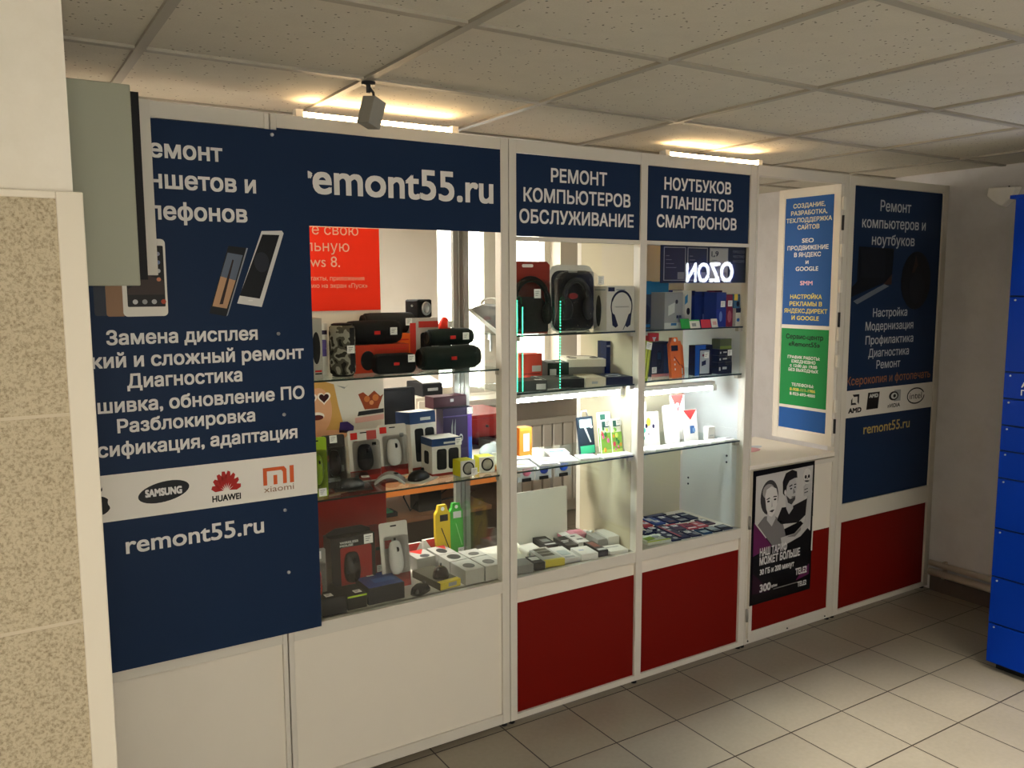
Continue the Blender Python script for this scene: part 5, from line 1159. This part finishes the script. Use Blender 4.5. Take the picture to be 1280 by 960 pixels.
for i, (dz, h_, c, lab) in enumerate(((0, .052, '15171c', 'black card box at the bottom of the stack by the right post'), (.0522, .030, '1a1c22', 'black card box with white icons in the middle of the stack by the right post'), (.0824, .028, '20211f', 'dark card box with a price tag just under the olive green box'), (.1106, .045, '5a6236', 'olive green box on top of the stack by the right post'))):
    carton('memory_card_box', lab, 'box', 1.128, .045, z+dz, .085-.004*i, .05, h_, M(c, .5), prints=[('r', .05, .15, .3, .6, LGREY), ('r', .3, .6, .4, .6, LGREY)] if i < 3 else [('r', 0, 1, .0, .3, M('7a8a3a', .5))], tags=[(.8, .4)] if i == 2 else ())
carton('memory_card_box', 'clear grey pack leaning right of the black stack', 'pack', 1.183, .075, z, .022, .03, .14, M('8a908e', .35), prints=[('r', .1, .9, .1, .3, BLKM)])
# ------------------------------------------------------------------ right showcase, lit shelf
z = SH['33']
carton('case_pack', 'white pack with coloured splashes at the left end of the right lit shelf', 'pack', .755, .12, z, .130, .008, .150, WHT, rx=-.12, prints=[('o', .45, .65, .6, .85, YEL), ('o', .40, .5, .55, .68, VIOLET), ('o', .70, .8, .52, .65, VIOLET), ('o', .2, .4, .42, .58, M('2fae9a', .5)), ('o', .22, .34, .22, .34, M('2f9a7a', .5)), ('o', .5, .54, .36, .4, DARK)])
carton('case_pack', 'white pack with a violet and grey head behind the splash pack', 'pack', .735, .16, z, .10, .008, .185, M('dadada', .5), rx=-.1, prints=[('r', .1, .6, .76, .88, M('6a6ab0', .5)), ('r', .1, .9, .90, .93, DARK)])
t = thing('phone_case', 'white phone case standing on the right lit shelf', 'phone case', (.888, .11, z), 0, -.16)
mb(M('e9e4e0', .4)).prism(rrect(0, .087, .084, .172, .012), 0, .009).build('shell', t, bev=.002); mb(DARK).prism(oval(-.006, .120, .003, .003, 10), -.001, 0).build('camera_hole', t)
RP = [('t', .0, 1., .62, 1, M('d8322c', .5)), ('o', .35, .6, .72, .82, WHT)]
carton('case_pack', 'white pack with a red triangle standing behind the other red one', 'pack', .985, .175, z, .082, .008, .205, WHT, rx=-.1, prints=RP)
carton('case_pack', 'white pack with a red triangle and blue print beside the white phone case', 'pack', 1.000, .11, z, .082, .008, .143, WHT, rx=-.14, prints=[('t', .0, 1., .68, 1, M('d8322c', .5)), ('r', .42, .74, .26, .50, M('3a5a88', .5)), ('r', .6, .8, .3, .42, M('6a8ab0', .5))])
carton('small_box', 'small white box by the frosted glass on the right lit shelf', 'box', 1.100, .09, z, .042, .03, .060, WHT, prints=[('r', .2, .8, .3, .4, LGREY)])
flat_packs(0, z, [
  ('white packet with a dark clip at the front left of the right lit shelf', .672, .03, .075, .09, -.2, [('r', .3, .7, .02, .1, BLKM)]),
  ('white packet with grey print second from the left on the right lit shelf', .750, .03, .07, .08, -.25, [('r', .2, .8, .4, .5, GREY), ('r', .6, .9, .05, .12, BLKM)]),
  ('white packet with two grey lines in the middle of the right lit shelf', .830, .025, .07, .07, -.2, [('r', .1, .7, .3, .36, GREY), ('r', .1, .7, .6, .66, GREY)]),
  ('white packet with a blue line in front of the phone case', .910, .025, .07, .07, -.2, [('r', .1, .9, .5, .6, M('8aa4c8', .5)), ('r', .8, .9, .1, .2, BLKM)]),
  ('white packet with a dark connector in front of the red triangle pack', .990, .025, .07, .07, -.25, [('r', .3, .8, .6, .75, DARK)]),
  ('white packet with a pink line near the frosted glass', 1.072, .022, .07, .06, -.2, [('r', .1, .8, .3, .4, M('e0b0b8', .5)), ('r', .5, .8, .6, .75, DARK)]),
  ('white packet with a dark corner at the right end of the right lit shelf', 1.152, .022, .065, .06, -.2, [('r', .5, .95, .5, .75, DARK)])])
# ------------------------------------------------------------------ right showcase, bottom board
z = SH['30']
coil('black tangled cable at the left of the right showcase bottom', .800, .16, z, .045, M('131217', .5), .3)
carton('glove_packet', 'white packet with a lime edge at the front left of the right showcase bottom', 'packet', .745, .03, z, .120, .09, .014, M('c8ccb8', .45), rz=-.1, tops=[('r', 0, 1, 0, .14, M('b4c43a', .5)), ('d', .1, .5, .2, .8, M('7f9a2c', .5)), ('o', .5, .8, .5, .8, GREY), ('r', .9, .98, .2, .7, BLKM)])
def mem(lab, x, y, w_, d_, rz, c, tops, tt=()):
    carton('memory_card_pack', lab, 'pack', x, y, z, w_, d_, .006, M(c, .45), rz=rz, tops=tops, toptags=tt, bev=.001)
W4 = [('o', .45, .9, .06+.2*i, .16+.2*i, LGREY) for i in range(4)]
mem('black card with a row of four white rounds on the right showcase bottom', .835, .02, .048, .22, -.12, '1c1d1f', W4+[('r', .1, .3, .2, .9, DARK), ('r', 0, 1, .93, 1, M('b8281f', .5))], [(.5, .86)])
mem('black card with a red strip right of the card with four white rounds', .895, .025, .048, .21, -.12, '26201f', [('r', .1, .3, .1, .9, M('b05048', .5)), ('r', .3, .6, .55, .62, LGREY), ('o', .5, .9, .2, .3, M('6a5a5a', .5))], [(.55, .75)])
mem('dark card with a price tag and a round label in the front row', .955, .02, .055, .09, -.1, '2c2a2c', [('o', .5, .95, .1, .5, GREY)], [(.3, .6)])
mem('red and white card behind the card with a round label', .962, .125, .055, .09, -.1, '3a3032', [('r', 0, 1, .8, 1, M('b8382f', .5)), ('o', .2, .7, .2, .5, M('4a2a2a', .5))], [(.5, .6)])
mem('small blue card with a white label in the front row', 1.022, .02, .050, .07, -.1, '1f4a62', [('r', .15, .85, .15, .55, M('b9c2c6', .5)), ('r', .1, .9, .7, .9, BLKM)])
mem('red patterned card behind the small blue card', 1.020, .105, .055, .09, -.1, 'a03a36', [('r', .1, .9, .1, .2, WHT), ('r', .1, .9, .35, .45, BLKM), ('r', .3, .9, .6, .8, M('6a2a2a', .5))])
mem('black and white card right of the small blue card', 1.085, .02, .052, .07, -.08, '1d1f22', [('r', .1, .9, .3, .9, M('9aa0a2', .5)), ('r', .15, .85, .05, .2, GREY)])
mem('red card with white marks behind the black and white card', 1.083, .105, .052, .08, -.08, 'a8433e', [('r', .1, .9, .2, .3, LGREY), ('r', .2, .5, .5, .8, M('d8b0a8', .5))])
mem('grey card at the right end of the front row', 1.150, .02, .055, .065, -.05, '4a4d4f', [('r', .1, .9, .15, .3, BLKM), ('r', .1, .9, .5, .8, M('8a9092', .5))])
mem('orange red card at the back left of the card rows', .880, .255, .05, .10, -.12, 'b84a34', [('r', .1, .9, .2, .5, M('c86a52', .5))], [(.5, .3)])
mem('blue card with a white tag at the back of the card rows', .945, .245, .06, .11, -.1, '233f7a', [('r', .1, .6, .5, .9, LGREY)], [(.5, .3)])
mem('dark blue card right of the blue card', 1.012, .225, .055, .12, -.1, '1b2440', [('r', .2, .8, .1, .3, M('6a4a3a', .5))], [(.4, .75)])
mem('black card at the back by the frosted glass', 1.075, .215, .055, .12, -.08, '17181a', [('r', .1, .9, .1, .3, GREY)], [(.5, .6)])
mem('brown card with a grey tag by the frosted glass', 1.140, .115, .05, .09, -.05, '4a2f2c', [('r', .1, .7, .2, .4, BLKM)], [(.5, .7)])
mem('black card with silver print in the back corner by the frosted glass', 1.140, .225, .05, .11, -.05, '1a1b1d', [('r', .1, .9, .6, .7, LGREY)])
mem('black card with white text at the very back of the card rows', 1.02, .352, .12, .03, 0, '141518', [('r', .1, .9, .2, .8, M('5a5c60', .5))])

# ------------------------------------------------------------------ repeats share a group phrase
GROUPS = {'speaker': 'wireless speakers in the left showcase', 'speaker_box': 'speaker boxes in the left showcase', 'mouse_pack': 'packed computer mice', 'computer_mouse': 'loose computer mice',
          'cable_box': 'white boxes with dark ovals on the lid', 'cable_packet': 'small packets on the bottom boards', 'flat_packet': 'white packets on the lit shelves', 'memory_card_pack': 'memory cards on the bottom of the right showcase',
          'memory_card_box': 'card boxes stacked by the right post', 'charger_box': 'charger boxes on the top shelf of the right showcase', 'price_card': 'coloured cards on a shelf edge', 'light_strand': 'green light strands',
          'gadget_box': 'gadget boxes in the showcases', 'hang_pack': 'hang packs in the showcases', 'phone_box': 'phone boxes on the bottom of the middle showcase', 'small_box': 'small boxes in the showcases', 'headphone_box': 'headphone boxes',
          'headset_pack': 'headset packs on the top shelf', 'picture_pack': 'colourful flower packs', 'case_pack': 'phone case packs on the right lit shelf', 'cable_coil': 'coiled cables', 'showcase': 'glass showcases of the kiosk',
          'sign_board': 'blue sign boards over the showcases', 'tube_lamp': 'warm tubes on top of the kiosk', 'shelf_tube_lamp': 'cold tubes under the shelves', 'ceiling_light': 'ceiling light panels', 'partition_bay': 'end bays of the kiosk', 'paper_stack': 'papers on the white table', 'carton': 'cartons in the red cabinet'}
for o in SC.objects:
    if o.parent is None and o.get('label') and not o.get('group'):
        g = GROUPS.get(o.name.split('.')[0])
        if g: o['group'] = g
